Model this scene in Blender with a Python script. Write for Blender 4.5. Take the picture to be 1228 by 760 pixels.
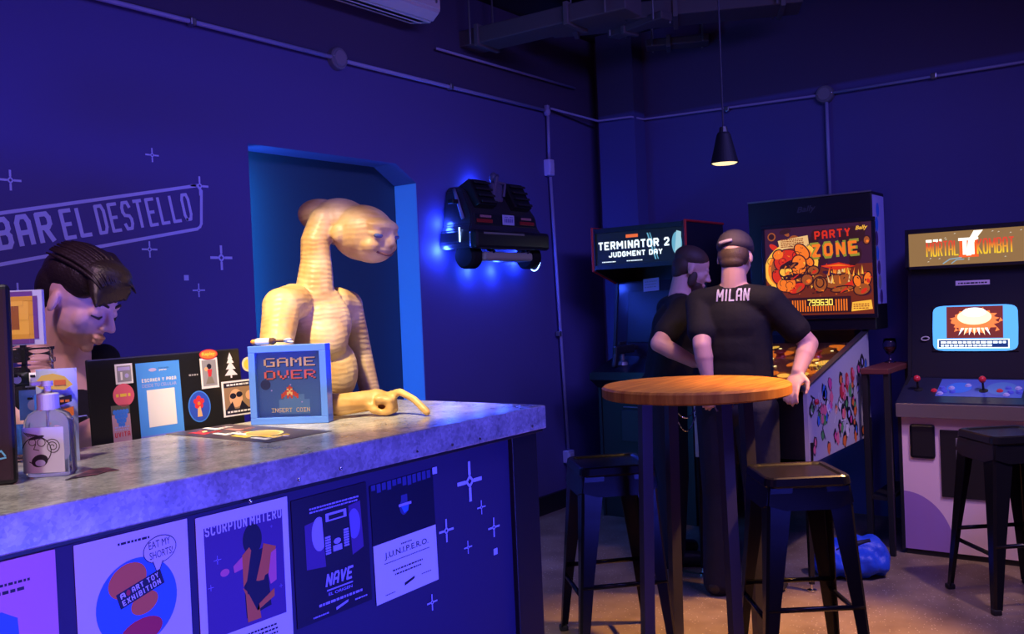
import bpy, bmesh, math, random
from mathutils import Vector, Matrix, Euler
random.seed(7)
PI = math.pi
for o in list(bpy.data.objects): bpy.data.objects.remove(o)
SC = bpy.context.scene
COL = SC.collection

# ------------------------------------------------------------------ camera
CH, FPX = 1.42, 1116.2
YAW, PIT, ROL = math.radians(36.633), math.radians(-0.907), math.radians(-2.448)
FW = Vector((math.cos(YAW)*math.cos(PIT), math.sin(YAW)*math.cos(PIT), math.sin(PIT)))
_r = FW.cross(Vector((0,0,1))).normalized(); _u = _r.cross(FW)
RV = math.cos(ROL)*_r + math.sin(ROL)*_u
UV = -math.sin(ROL)*_r + math.cos(ROL)*_u
CAMP = Vector((0,0,CH))
cd = bpy.data.cameras.new('camera'); cam = bpy.data.objects.new('camera', cd); COL.objects.link(cam)
cam.matrix_world = Matrix(((RV.x,UV.x,-FW.x,0),(RV.y,UV.y,-FW.y,0),(RV.z,UV.z,-FW.z,CH),(0,0,0,1)))
cd.sensor_width = 36; cd.lens = FPX*36/1228; cd.clip_start = .02
SC.camera = cam
# measured directions of the photograph, used to find real positions in the room
def ray(x, y): return RV*((x-614)/FPX) - UV*((y-380)/FPX) + FW
def onz(x, y, z): d = ray(x,y); return CAMP + d*((z-CH)/d.z)
def onx(x, y, X): d = ray(x,y); return CAMP + d*(X/d.x)
def ony(x, y, Y): d = ray(x,y); return CAMP + d*(Y/d.y)
def dep(x, y, k): return CAMP + ray(x,y)*k

# ------------------------------------------------------------------ view, world, lights
vs = SC.view_settings
vs.view_transform = 'Standard'; vs.look = 'None'; vs.exposure = 0.0; vs.gamma = 1.0; vs.use_curve_mapping = False
w = bpy.data.worlds.new('world'); SC.world = w; w.use_nodes = True
w.node_tree.nodes['Background'].inputs[0].default_value = (.16,.12,1,1)
w.node_tree.nodes['Background'].inputs[1].default_value = .035

BLUE = (.055,.065,1.0)
def aim(o, tgt):
    o.rotation_euler = (Vector(tgt)-o.location).to_track_quat('-Z','Y').to_euler()
def area(name, loc, tgt, col, e, sx, sy=None, spread=180):
    l = bpy.data.lights.new(name,'AREA'); l.spread = math.radians(spread); l.color = col; l.energy = e; l.size = sx
    if sy: l.shape = 'RECTANGLE'; l.size_y = sy
    o = bpy.data.objects.new(name, l); COL.objects.link(o); o.location = loc; aim(o,tgt); return o
def spot(name, loc, tgt, col, e, deg, blend=.3, r=.04):
    l = bpy.data.lights.new(name,'SPOT'); l.color = col; l.energy = e; l.spot_size = math.radians(deg); l.spot_blend = blend; l.shadow_soft_size = r
    o = bpy.data.objects.new(name, l); COL.objects.link(o); o.location = loc; aim(o,tgt); return o
def point(name, loc, col, e, r=.05):
    l = bpy.data.lights.new(name,'POINT'); l.color = col; l.energy = e; l.shadow_soft_size = r
    o = bpy.data.objects.new(name, l); COL.objects.link(o); o.location = loc; return o
# blue LED bars of the room, behind and beside the viewpoint
area('blue_bar_light', (1.2,-.55,.5), (1.2,1.45,.86), BLUE, 22, 2.0, .25, 80)
area('blue_ceiling_light', (3.1,.1,3.1), (4.3,2.7,.6), (.25,.195,1), 40, 2.4, .4, 115)
area('blue_wall_light', (.3,1.6,3.1), (1.5,3.3,1.0), (.36,.26,1), 8, 1.2, .3, 115)
# ceiling spots: a warm one over the counter, one over the tables, one behind the bar
spot('counter_spot', (.80,1.40,3.1), (1.72,1.98,1.24), (1,.77,.38), 520, 29, .6, .05)
spot('counter_end_spot', (.15,1.45,3.1), (.75,1.78,1.14), (1,.84,.60), 150, 46, .8, .06)
area('pink_corner_light', (-.45,.45,1.35), (.75,1.6,1.05), (1,.28,.55), 7, .5, .2)
spot('cabinet_spot', (3.9,-.1,3.1), (5.16,.95,.35), (1,.62,.55), 150, 40, .7, .06)
spot('table_spot', (4.3,.25,3.1), (3.62,1.2,.6), (1,.47,.12), 950, 35, .8, .06)
spot('bartender_spot', (.3,1.5,3.1), (1.2,2.3,1.35), (1,.40,.42), 60, 34, .6, .06)

# ------------------------------------------------------------------ materials
_M = {}
def mat(name, col, rough=.6, metal=0, emit=None, es=1.0, trans=0, ior=1.45, noise=None, bump=None, spec=.5, coat=0):
    if name in _M: return _M[name]
    m = bpy.data.materials.new(name); m.use_nodes = True; _M[name] = m
    nt = m.node_tree; b = nt.nodes['Principled BSDF']
    b.inputs['Base Color'].default_value = (*col,1); b.inputs['Roughness'].default_value = rough
    b.inputs['Metallic'].default_value = metal; b.inputs['Specular IOR Level'].default_value = spec
    b.inputs['IOR'].default_value = ior; b.inputs['Coat Weight'].default_value = coat
    if trans: b.inputs['Transmission Weight'].default_value = trans
    if emit: b.inputs['Emission Color'].default_value = (*emit,1); b.inputs['Emission Strength'].default_value = es
    if noise or bump:
        tc = nt.nodes.new('ShaderNodeTexCoord')
    if noise:   # (scale, colour2, lo, hi, detail)
        n = nt.nodes.new('ShaderNodeTexNoise'); n.inputs['Scale'].default_value = noise[0]; n.inputs['Detail'].default_value = noise[4] if len(noise)>4 else 4
        r = nt.nodes.new('ShaderNodeValToRGB'); r.color_ramp.elements[0].position = noise[2]; r.color_ramp.elements[1].position = noise[3]
        r.color_ramp.elements[0].color = (*col,1); r.color_ramp.elements[1].color = (*noise[1],1)
        nt.links.new(tc.outputs['Object'], n.inputs['Vector']); nt.links.new(n.outputs['Fac'], r.inputs['Fac']); nt.links.new(r.outputs['Color'], b.inputs['Base Color'])
    if bump:    # (scale, strength, distance)
        n = nt.nodes.new('ShaderNodeTexNoise'); n.inputs['Scale'].default_value = bump[0]; n.inputs['Detail'].default_value = 5
        bp = nt.nodes.new('ShaderNodeBump'); bp.inputs['Strength'].default_value = bump[1]; bp.inputs['Distance'].default_value = bump[2]
        nt.links.new(tc.outputs['Object'], n.inputs['Vector']); nt.links.new(n.outputs['Fac'], bp.inputs['Height']); nt.links.new(bp.outputs['Normal'], b.inputs['Normal'])
    return m
def glow(name, col, s=1.0): return mat(name, (0,0,0), .5, emit=col, es=s)
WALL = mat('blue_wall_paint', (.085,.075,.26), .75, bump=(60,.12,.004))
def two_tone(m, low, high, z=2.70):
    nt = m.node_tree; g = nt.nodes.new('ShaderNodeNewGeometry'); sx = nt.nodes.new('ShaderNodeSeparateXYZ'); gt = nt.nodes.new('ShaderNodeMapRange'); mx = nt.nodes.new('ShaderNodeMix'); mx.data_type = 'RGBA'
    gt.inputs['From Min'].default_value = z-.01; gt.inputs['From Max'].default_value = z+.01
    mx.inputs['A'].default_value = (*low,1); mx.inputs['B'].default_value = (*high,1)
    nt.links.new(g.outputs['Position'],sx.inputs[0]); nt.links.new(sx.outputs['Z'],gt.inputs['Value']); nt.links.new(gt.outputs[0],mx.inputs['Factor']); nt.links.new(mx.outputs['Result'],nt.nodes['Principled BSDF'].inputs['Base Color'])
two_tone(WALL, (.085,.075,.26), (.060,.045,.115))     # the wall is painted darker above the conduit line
PAINT = mat('lavender_paint', (.55,.60,.95), .6)
BLACK = mat('black_laminate', (.012,.012,.016), .42)
SATIN = mat('black_metal_paint', (.010,.010,.013), .25, spec=.35)
WHITE = mat('white_paper', (.80,.80,.86), .55)
INK = mat('ink', (.012,.011,.03), .5)
NAVY = mat('navy_paint', (.030,.022,.085), .6)
PVC = mat('conduit_paint', (.30,.30,.55), .45)
GREYM = mat('grey_metal', (.30,.30,.33), .35, metal=.8)
CHROME = mat('chrome', (.7,.7,.72), .15, metal=1)
BLUEWOOD = mat('blue_painted_wood', (.09,.24,.85), .35)
GLASS = mat('clear_glass', (1,1,1), .02, trans=1, ior=1.4)
RUBBER = mat('rubber', (.02,.02,.02), .6)

def zinc(name):
    m = bpy.data.materials.new(name); m.use_nodes = True; nt = m.node_tree; b = nt.nodes['Principled BSDF']
    tc = nt.nodes.new('ShaderNodeTexCoord'); v = nt.nodes.new('ShaderNodeTexVoronoi'); v.inputs['Scale'].default_value = 150
    n = nt.nodes.new('ShaderNodeTexNoise'); n.inputs['Scale'].default_value = 17; n.inputs['Detail'].default_value = 6
    mx = nt.nodes.new('ShaderNodeMath'); mx.operation = 'MULTIPLY_ADD'; mx.inputs[1].default_value = .25
    sp = nt.nodes.new('ShaderNodeSeparateColor')
    nt.links.new(tc.outputs['Object'], v.inputs['Vector']); nt.links.new(tc.outputs['Object'], n.inputs['Vector'])
    nt.links.new(v.outputs['Color'], sp.inputs[0]); nt.links.new(sp.outputs[0], mx.inputs[0]); nt.links.new(n.outputs['Fac'], mx.inputs[2])
    r = nt.nodes.new('ShaderNodeValToRGB'); r.color_ramp.elements[0].position = .38; r.color_ramp.elements[1].position = .98
    r.color_ramp.elements[0].color = (.26,.26,.26,1); r.color_ramp.elements[1].color = (.70,.69,.65,1)
    nt.links.new(mx.outputs[0], r.inputs['Fac']); nt.links.new(r.outputs['Color'], b.inputs['Base Color'])
    b.inputs['Metallic'].default_value = .25; b.inputs['Roughness'].default_value = .24
    return m
ZINC = zinc('galvanised_zinc')

def wood(name, c1, c2, rough=.35):
    m = bpy.data.materials.new(name); m.use_nodes = True; nt = m.node_tree; b = nt.nodes['Principled BSDF']
    tc = nt.nodes.new('ShaderNodeTexCoord'); mp = nt.nodes.new('ShaderNodeMapping'); mp.inputs['Scale'].default_value = (2.2,26,2.2); mp.inputs['Rotation'].default_value = (0,0,.5)
    n = nt.nodes.new('ShaderNodeTexNoise'); n.inputs['Scale'].default_value = 2.4; n.inputs['Detail'].default_value = 6
    r = nt.nodes.new('ShaderNodeValToRGB'); r.color_ramp.elements[0].position = .3; r.color_ramp.elements[1].position = .72
    r.color_ramp.elements[0].color = (*c1,1); r.color_ramp.elements[1].color = (*c2,1)
    nt.links.new(tc.outputs['Object'], mp.inputs[0]); nt.links.new(mp.outputs[0], n.inputs['Vector']); nt.links.new(n.outputs['Fac'], r.inputs['Fac']); nt.links.new(r.outputs['Color'], b.inputs['Base Color'])
    b.inputs['Roughness'].default_value = rough; b.inputs['Specular IOR Level'].default_value = .25
    return m
OAK = wood('oiled_oak', (.40,.13,.012), (.68,.30,.030), .62)

def floor_mat():
    m = bpy.data.materials.new('speckled_floor'); m.use_nodes = True; nt = m.node_tree; b = nt.nodes['Principled BSDF']
    tc = nt.nodes.new('ShaderNodeTexCoord')
    n = nt.nodes.new('ShaderNodeTexNoise'); n.inputs['Scale'].default_value = 5; n.inputs['Detail'].default_value = 8
    r = nt.nodes.new('ShaderNodeValToRGB'); r.color_ramp.elements[0].position = .3; r.color_ramp.elements[1].position = .75
    r.color_ramp.elements[0].color = (.17,.12,.085,1); r.color_ramp.elements[1].color = (.33,.25,.18,1)
    v = nt.nodes.new('ShaderNodeTexVoronoi'); v.inputs['Scale'].default_value = 55
    lt = nt.nodes.new('ShaderNodeMath'); lt.operation = 'LESS_THAN'; lt.inputs[1].default_value = .13
    mx = nt.nodes.new('ShaderNodeMix'); mx.data_type = 'RGBA'; mx.inputs['B'].default_value = (.75,.68,.55,1)
    L = nt.links.new
    L(tc.outputs['Object'], n.inputs['Vector']); L(tc.outputs['Object'], v.inputs['Vector']); L(n.outputs['Fac'], r.inputs['Fac'])
    L(v.outputs['Distance'], lt.inputs[0]); L(lt.outputs[0], mx.inputs['Factor']); L(r.outputs['Color'], mx.inputs['A']); L(mx.outputs['Result'], b.inputs['Base Color'])
    b.inputs['Roughness'].default_value = .42
    return m

def statue_mat():
    m = bpy.data.materials.new('tan_latex'); m.use_nodes = True; nt = m.node_tree; b = nt.nodes['Principled BSDF']
    tc = nt.nodes.new('ShaderNodeTexCoord'); n = nt.nodes.new('ShaderNodeTexNoise'); n.inputs['Scale'].default_value = 9; n.inputs['Detail'].default_value = 6
    r = nt.nodes.new('ShaderNodeValToRGB'); r.color_ramp.elements[0].position = .32; r.color_ramp.elements[1].position = .62
    r.color_ramp.elements[0].color = (.50,.28,.08,1); r.color_ramp.elements[1].color = (.80,.57,.25,1)
    wv = nt.nodes.new('ShaderNodeTexWave'); wv.bands_direction = 'Z'; wv.inputs['Scale'].default_value = 21; wv.inputs['Distortion'].default_value = 9; wv.inputs['Detail'].default_value = 2; wv.inputs['Detail Scale'].default_value = .5
    n2 = nt.nodes.new('ShaderNodeTexNoise'); n2.inputs['Scale'].default_value = 6
    mu = nt.nodes.new('ShaderNodeMath'); mu.operation = 'MULTIPLY'
    bp = nt.nodes.new('ShaderNodeBump'); bp.inputs['Strength'].default_value = .40; bp.inputs['Distance'].default_value = .0028
    L = nt.links.new
    L(tc.outputs['Object'], n.inputs['Vector']); L(n.outputs['Fac'], r.inputs['Fac']); L(r.outputs['Color'], b.inputs['Base Color'])
    L(tc.outputs['Object'], wv.inputs['Vector']); L(tc.outputs['Object'], n2.inputs['Vector']); L(wv.outputs['Fac'], mu.inputs[0]); L(n2.outputs['Fac'], mu.inputs[1])
    L(mu.outputs[0], bp.inputs['Height']); L(bp.outputs['Normal'], b.inputs['Normal']); b.inputs['Roughness'].default_value = .42
    return m

# ------------------------------------------------------------------ mesh helpers
def link(name, bm, mats, parent=None, mw=None, smooth=False, **props):
    me = bpy.data.meshes.new(name); bm.to_mesh(me); bm.free()
    for m in (mats if isinstance(mats,(list,tuple)) else [mats]): me.materials.append(m)
    if smooth:
        for p in me.polygons: p.use_smooth = True
    o = bpy.data.objects.new(name, me); COL.objects.link(o)
    if parent: o.parent = parent
    if mw is not None: o.matrix_local = mw
    for k,v in props.items(): o[k] = v
    return o
def thing(name, label, cat, mw=None, group=None):
    o = bpy.data.objects.new(name, None); COL.objects.link(o); o.empty_display_size = .05
    if mw is not None: o.matrix_world = mw if isinstance(mw, Matrix) else Matrix.Translation(mw)
    o['label'] = label; o['category'] = cat
    if group: o['group'] = group
    return o
def tag(o, label, cat, group=None):
    o['label'] = label; o['category'] = cat
    if group: o['group'] = group
    return o
def dup(root, mw, label=None):
    def cp(o, par):
        c = o.copy(); COL.objects.link(c); c.parent = par
        for ch in o.children: cp(ch, c)
        return c
    r = cp(root, None); r.matrix_world = mw
    if label: r['label'] = label
    return r
def box(bm, c, s, bev=0, mi=0, rot=None, seg=2):
    M = Matrix.Translation(c) @ (rot.to_4x4() if rot is not None else Matrix()) @ Matrix.Diagonal((*s,1))
    g = bmesh.ops.create_cube(bm, size=1, matrix=M)
    vs_ = g['verts']; fs = list({f for v in vs_ for f in v.link_faces})
    for f in fs: f.material_index = mi
    if bev:
        es = list({e for f in fs for e in f.edges})
        r = bmesh.ops.bevel(bm, geom=es, offset=bev, segments=seg, affect='EDGES', profile=.5)
        for f in r['faces']: f.material_index = mi
def frame_of(d):
    d = Vector(d).normalized(); a = Vector((0,0,1)) if abs(d.z)<.95 else Vector((1,0,0))
    x = a.cross(d).normalized(); return x, d.cross(x), d
def tube(bm, pts, r, n=10, mi=0, caps=True):
    pts = [Vector(p) for p in pts]; rs = r if isinstance(r,(list,tuple)) else [r]*len(pts); rings = []
    px = None
    for i,p in enumerate(pts):
        d = (pts[min(i+1,len(pts)-1)]-pts[max(i-1,0)])
        x,y,z = frame_of(d)
        if px is not None:
            x = (px - z*px.dot(z)).normalized(); y = z.cross(x)
        px = x
        rings.append([bm.verts.new(p + (x*math.cos(2*PI*k/n)+y*math.sin(2*PI*k/n))*rs[i]) for k in range(n)])
    for a,b in zip(rings,rings[1:]):
        for k in range(n):
            f = bm.faces.new((a[k],a[(k+1)%n],b[(k+1)%n],b[k])); f.material_index = mi
    if caps:
        bm.faces.new(rings[0][::-1]).material_index = mi; bm.faces.new(rings[-1]).material_index = mi
def lathe(bm, prof, c=(0,0,0), n=32, mi=0, M=None):
    c = Vector(c); rings = []; T = M or Matrix()
    for r,z in prof:
        if r < 1e-6: rings.append([bm.verts.new(T @ (c+Vector((0,0,z))))])
        else: rings.append([bm.verts.new(T @ (c+Vector((r*math.cos(2*PI*k/n), r*math.sin(2*PI*k/n), z)))) for k in range(n)])
    for a,b in zip(rings,rings[1:]):
        for k in range(n):
            q = []
            for v in (a[k%len(a)], a[(k+1)%len(a)], b[(k+1)%len(b)], b[k%len(b)]):
                if v not in q: q.append(v)
            if len(q)>2: bm.faces.new(q).material_index = mi
def prism(bm, pts, vec, mi=0):
    vec = Vector(vec); a = [bm.verts.new(p) for p in pts]; b = [bm.verts.new(Vector(p)+vec) for p in pts]
    n = len(a); fs = [bm.faces.new(a[::-1]), bm.faces.new(b)] + [bm.faces.new((a[i],a[(i+1)%n],b[(i+1)%n],b[i])) for i in range(n)]
    for f in fs: f.material_index = mi
    bmesh.ops.recalc_face_normals(bm, faces=fs)
    return fs
def capsule(bm, p0, p1, r0, r1=None, n=14):
    r1 = r0 if r1 is None else r1
    p0 = Vector(p0); p1 = Vector(p1); d = p1-p0
    if d.length < 1e-5: d = Vector((0,0,1e-4))
    dn = d.normalized(); pts = []; rs = []
    for k in range(5):
        a = PI/2*(1-k/4.6); pts.append(p0-dn*r0*math.sin(a)); rs.append(max(r0*math.cos(a),1e-4))
    for k in range(5):
        a = PI/2*(.6/4.6+k/5.0*1.0); a = min(a,PI/2*.999); pts.append(p1+dn*r1*math.sin(a)); rs.append(max(r1*math.cos(a),1e-4))
    tube(bm, pts, rs, n)
def ell(bm, c, r, rot=None, n=20):
    M = Matrix.Translation(c) @ (rot.to_4x4() if rot is not None else Matrix()) @ Matrix.Diagonal((*r,1))
    bmesh.ops.create_uvsphere(bm, u_segments=n, v_segments=n//2+2, radius=1, matrix=M)
def limb(bm, pts, rs):
    for i in range(len(pts)-1): capsule(bm, pts[i], pts[i+1], rs[i], rs[i+1])
def fuse(bm, voxel, smooth=4, factor=.5):
    """weld overlapping shells into one continuous surface"""
    bmesh.ops.recalc_face_normals(bm, faces=bm.faces[:])
    me = bpy.data.meshes.new('t'); bm.to_mesh(me); bm.free()
    o = bpy.data.objects.new('t', me); COL.objects.link(o)
    m = o.modifiers.new('r','REMESH'); m.mode = 'VOXEL'; m.voxel_size = voxel
    if smooth: s = o.modifiers.new('s','SMOOTH'); s.iterations = smooth; s.factor = factor
    dg = bpy.context.evaluated_depsgraph_get(); dg.update()
    r = bpy.data.meshes.new_from_object(o.evaluated_get(dg))
    out = bmesh.new(); out.from_mesh(r)
    bpy.data.objects.remove(o); bpy.data.meshes.remove(me); bpy.data.meshes.remove(r)
    return out

# ------------------------------------------------------------------ flat artwork: printed shapes and lettering on a real sheet
_T = {}
def text_mesh(s, bold=0.0, shear=0.0):
    k = (s,bold,shear)
    if k in _T: return _T[k]
    cu = bpy.data.curves.new('t','FONT'); cu.body = s; cu.offset = bold; cu.shear = shear; cu.resolution_u = 3
    o = bpy.data.objects.new('t', cu); COL.objects.link(o)
    dg = bpy.context.evaluated_depsgraph_get(); dg.update()
    me = bpy.data.meshes.new_from_object(o.evaluated_get(dg))
    v = [(p.co.x,p.co.y) for p in me.vertices]; f = [tuple(p.vertices) for p in me.polygons]
    bpy.data.objects.remove(o); bpy.data.meshes.remove(me)
    x0 = min(p[0] for p in v); x1 = max(p[0] for p in v); y0 = min(p[1] for p in v); y1 = max(p[1] for p in v)
    v = [((x-x0)/(x1-x0),(y-y0)/(y1-y0)) for x,y in v]
    _T[k] = (v,f); return _T[k]
PIX = {'A':"01110 10001 10001 11111 10001 10001 10001",'C':"01111 10000 10000 10000 10000 10000 01111",'E':"11111 10000 10000 11110 10000 10000 11111",
'G':"01111 10000 10000 10011 10001 10001 01111",'I':"11111 00100 00100 00100 00100 00100 11111",'M':"10001 11011 10101 10101 10001 10001 10001",'N':"10001 11001 11001 10101 10011 10011 10001",
'O':"01110 10001 10001 10001 10001 10001 01110",'R':"11110 10001 10001 11110 10100 10010 10001",'S':"01111 10000 10000 01110 00001 00001 11110",'T':"11111 00100 00100 00100 00100 00100 00100",
'V':"10001 10001 10001 10001 01010 01010 00100",' ':"00000 00000 00000 00000 00000 00000 00000",
'0':"11111 10001 10001 10001 10001 10001 11111",'3':"11111 00001 00001 01111 00001 00001 11111",'6':"11111 10000 10000 11111 10001 10001 11111",'7':"11111 00001 00001 00010 00100 00100 00100",'9':"11111 10001 10001 11111 00001 00001 11111"}
_b = lambda *p: list(p)
GLY = {'A':[[(0,0),(0,.8),(.2,1),(.8,1),(1,.8),(1,0)],[(0,.42),(1,.42)]],'B':[[(0,0),(0,1),(.8,1),(1,.85),(1,.65),(.8,.52),(0,.52)],[(.8,.52),(1,.38),(1,.15),(.8,0),(0,0)]],'C':[[(1,.8),(.8,1),(.2,1),(0,.8),(0,.2),(.2,0),(.8,0),(1,.2)]],
'D':[[(0,0),(0,1),(.75,1),(1,.8),(1,.2),(.75,0),(0,0)]],'E':[[(1,1),(0,1),(0,0),(1,0)],[(0,.5),(.8,.5)]],'G':[[(1,.8),(.8,1),(.2,1),(0,.8),(0,.2),(.2,0),(.8,0),(1,.2),(1,.48),(.55,.48)]],'H':[[(0,0),(0,1)],[(1,0),(1,1)],[(0,.5),(1,.5)]],
'I':[[(.5,0),(.5,1)]],'J':[[(1,1),(1,.2),(.8,0),(.2,0),(0,.2)]],'K':[[(0,0),(0,1)],[(1,1),(.1,.5),(1,0)]],'L':[[(0,1),(0,0),(1,0)]],'M':[[(0,0),(0,1),(.5,.4),(1,1),(1,0)]],'N':[[(0,0),(0,1),(1,0),(1,1)]],
'O':[[(.2,0),(0,.2),(0,.8),(.2,1),(.8,1),(1,.8),(1,.2),(.8,0),(.2,0)]],'P':[[(0,0),(0,1),(.8,1),(1,.85),(1,.6),(.8,.45),(0,.45)]],'R':[[(0,0),(0,1),(.8,1),(1,.85),(1,.62),(.8,.5),(0,.5)],[(.5,.5),(1,0)]],'S':[[(1,.82),(.8,1),(.2,1),(0,.82),(0,.65),(.2,.52),(.8,.48),(1,.35),(1,.18),(.8,0),(.2,0),(0,.18)]],
'T':[[(0,1),(1,1)],[(.5,1),(.5,0)]],'U':[[(0,1),(0,.2),(.2,0),(.8,0),(1,.2),(1,1)]],'V':[[(0,1),(.5,0),(1,1)]],'X':[[(0,0),(1,1)],[(0,1),(1,0)]],'Y':[[(0,1),(.5,.5),(1,1)],[(.5,.5),(.5,0)]],'Z':[[(0,1),(1,1),(0,0),(1,0)]],'2':[[(0,.8),(.2,1),(.8,1),(1,.8),(1,.62),(0,.0),(1,0)]],'.':[[(.5,0),(.5,.02)]],'!':[[(.5,1),(.5,.35)],[(.5,.05),(.5,0)]]}
class Art:
    n = 0
    """u to the right, v up, origin lower left; dz is the lift of one printed layer"""
    def __init__(s, w, h, base, thick=.002, dz=.0004, backing=True):
        s.bm = bmesh.new(); s.mats = []; s.w = w; s.h = h; s.dz = dz
        if backing: box(s.bm, (w/2,h/2,-thick/2), (w,h,thick), mi=s.mi(base))
        else: s.mi(base)
    def mi(s, m):
        if m not in s.mats: s.mats.append(m)
        return s.mats.index(m)
    def poly(s, pts, m, l=1):
        if sum(a[0]*b[1]-b[0]*a[1] for a,b in zip(pts, pts[1:]+pts[:1])) < 0: pts = pts[::-1]
        s.n += 1; e_ = (s.n%7)*s.dz*.08
        vs_ = [s.bm.verts.new((x,y,l*s.dz+e_)) for x,y in pts]
        s.bm.faces.new(vs_).material_index = s.mi(m)
    def rect(s, x0, y0, x1, y1, m, l=1): s.poly([(x0,y0),(x1,y0),(x1,y1),(x0,y1)], m, l)
    def disc(s, x, y, rx, m, l=1, ry=None, rot=0, n=28):
        ry = ry or rx; c,q = math.cos(rot),math.sin(rot)
        s.poly([(x+c*rx*math.cos(a)-q*ry*math.sin(a), y+q*rx*math.cos(a)+c*ry*math.sin(a)) for a in [2*PI*k/n for k in range(n)]], m, l)
    def line(s, pts, wd, m, l=1):
        for (x0,y0),(x1,y1) in zip(pts,pts[1:]):
            d = math.hypot(x1-x0,y1-y0) or 1; nx,ny = -(y1-y0)/d*wd/2,(x1-x0)/d*wd/2
            ex,ey = (x1-x0)/d*wd*.3,(y1-y0)/d*wd*.3
            s.poly([(x0+nx-ex,y0+ny-ey),(x0-nx-ex,y0-ny-ey),(x1-nx+ex,y1-ny+ey),(x1+nx+ex,y1+ny+ey)], m, l)
    def text(s, t, x, y, wd, ht, m, l=2, bold=0.0, rot=0, shear=0):
        v,f = text_mesh(t, bold, shear); c,q = math.cos(rot),math.sin(rot)
        vs_ = [s.bm.verts.new((x+c*a*wd-q*b*ht, y+q*a*wd+c*b*ht, l*s.dz)) for a,b in v]; k = s.mi(m)
        for p in f:
            try: s.bm.faces.new([vs_[i] for i in p]).material_index = k
            except ValueError: pass
    def stext(s, t, x, y, wd, ht, m, l=2, wt=.2, rot=0, shear=0, gap=.32):
        """bold block capitals drawn as strokes"""
        adv = [(.5 if ch in 'I1.! ' else (1.25 if ch in 'MW' else 1.0)) for ch in t]; tot = sum(adv)+gap*(len(t)-1); k = wd/tot; w_ = min(wt*ht, .30*k); c,q = math.cos(rot),math.sin(rot); u0 = 0
        for ch,a in zip(t,adv):
            cw_ = a*k
            for st in GLY.get(ch,()):
                P = [(u0+w_/2+px*(cw_-w_), w_/2+py*(ht-w_)) for px,py in st]
                P = [(px+shear*py,py) for px,py in P]
                s.line([(x+c*px-q*py, y+q*px+c*py) for px,py in P], w_, m, l)
            u0 += (a+gap)*k
    def pixels(s, rows, x, y, px, m, l=2, py=None):
        py = py or px
        for j,row in enumerate(rows):
            for i,ch in enumerate(row):
                if ch not in '0 .':
                    mm = m[ch] if isinstance(m,dict) else m
                    s.rect(x+i*px, y-(j+1)*py, x+(i+1)*px, y-j*py, mm, l)
    def pixtext(s, t, x, y, px, m, l=2, py=None):
        for i,ch in enumerate(t): s.pixels(PIX[ch].split(), x+i*6*px, y, px, m, l, py)
    def star(s, x, y, a, b, m, l=1, t=None):
        """four-armed sparkle with a hollow diamond"""
        t = t or a*.13; d = a*.36; e = d-t*1.0
        s.rect(x-a, y-t/2, x-d*.9, y+t/2, m, l); s.rect(x+d*.9, y-t/2, x+a, y+t/2, m, l)
        s.rect(x-t/2, y+d*.9, x+t/2, y+b, m, l); s.rect(x-t/2, y-b, x+t/2, y-d*.9, m, l)
        o_ = [(d,0),(0,d),(-d,0),(0,-d)]; i_ = [(e,0),(0,e),(-e,0),(0,-e)]
        for k in range(4):
            k2 = (k+1)%4; s.poly([(x+o_[k][0],y+o_[k][1]),(x+o_[k2][0],y+o_[k2][1]),(x+i_[k2][0],y+i_[k2][1]),(x+i_[k][0],y+i_[k][1])], m, l)
    def scribble(s, x, y, wd, ht, m, l=1, lines=1, gap=None):
        """rows of print too small to read, as broken strokes"""
        gap = gap or ht*2
        for j in range(lines):
            u = x
            while u < x+wd-ht*.6:
                q = min(random.uniform(.8,2.6)*ht, x+wd-u); s.rect(u, y-j*gap, u+q, y-j*gap+ht, m, l); u += q+ht*.5
    def build(s, name, parent=None, mw=None, **props): return link(name, s.bm, s.mats, parent, mw, **props)
def mframe(o, x, y):
    x = Vector(x).normalized(); y = (Vector(y)-x*Vector(y).dot(x)).normalized(); z = x.cross(y); o = Vector(o)
    return Matrix(((x.x,y.x,z.x,o.x),(x.y,y.y,z.y,o.y),(x.z,y.z,z.z,o.z),(0,0,0,1)))
FACEY = lambda x,y,z: mframe((x,y,z),(1,0,0),(0,0,1))       # sheet facing -Y
FACEX = lambda x,y,z: mframe((x,y,z),(0,-1,0),(0,0,1))      # sheet facing -X

# ================================================================== SETTING
WY, WX, CZ = 3.57, 5.95, 3.30
def struct(name, bm, m, parent=None, **k):
    o = link(name, bm, m, parent, **k); o['kind'] = 'structure'; return o
bm = bmesh.new(); box(bm, (2.5,1.0,-.05), (9,7,.1)); struct('floor', bm, floor_mat())
bm = bmesh.new(); box(bm, (2.5,1.0,CZ+.05), (9,7,.1)); struct('ceiling', bm, mat('ceiling_black', (.020,.018,.030), .9))
# left wall with a chamfer-headed door opening
bm = bmesh.new(); D0,D1,DT,DC,DX = 2.789,3.946,2.215,2.118,3.782
def wq(pts): prism(bm, [(x,WY,z) for x,z in pts], (0,.17,0))
wq([(-2,0),(D0,0),(D0,CZ),(-2,CZ)]); wq([(D1,0),(WX+.1,0),(WX+.1,CZ),(D1,CZ)])
wq([(D0,DT),(DX,DT),(D1,DC),(D1,CZ),(D0,CZ)])
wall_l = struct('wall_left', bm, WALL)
bm = bmesh.new(); box(bm, ((D0+D1)/2,WY+.185,1.15), (D1-D0+.2,.03,2.3)); struct('door_1', bm, mat('teal_door_paint', (.022,.060,.095), .5))
bm = bmesh.new(); R_ = .004
JM = mat('light_blue_reveal', (.20,.45,.85), .5)
box(bm, (D1-R_/2,WY+.085,DC/2), (R_,.165,DC)); struct('trim_1', bm, JM)
bm = bmesh.new(); box(bm, (WX+.05,.6,CZ/2), (.1,6.2,CZ)); struct('wall_back', bm, WALL)
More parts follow.
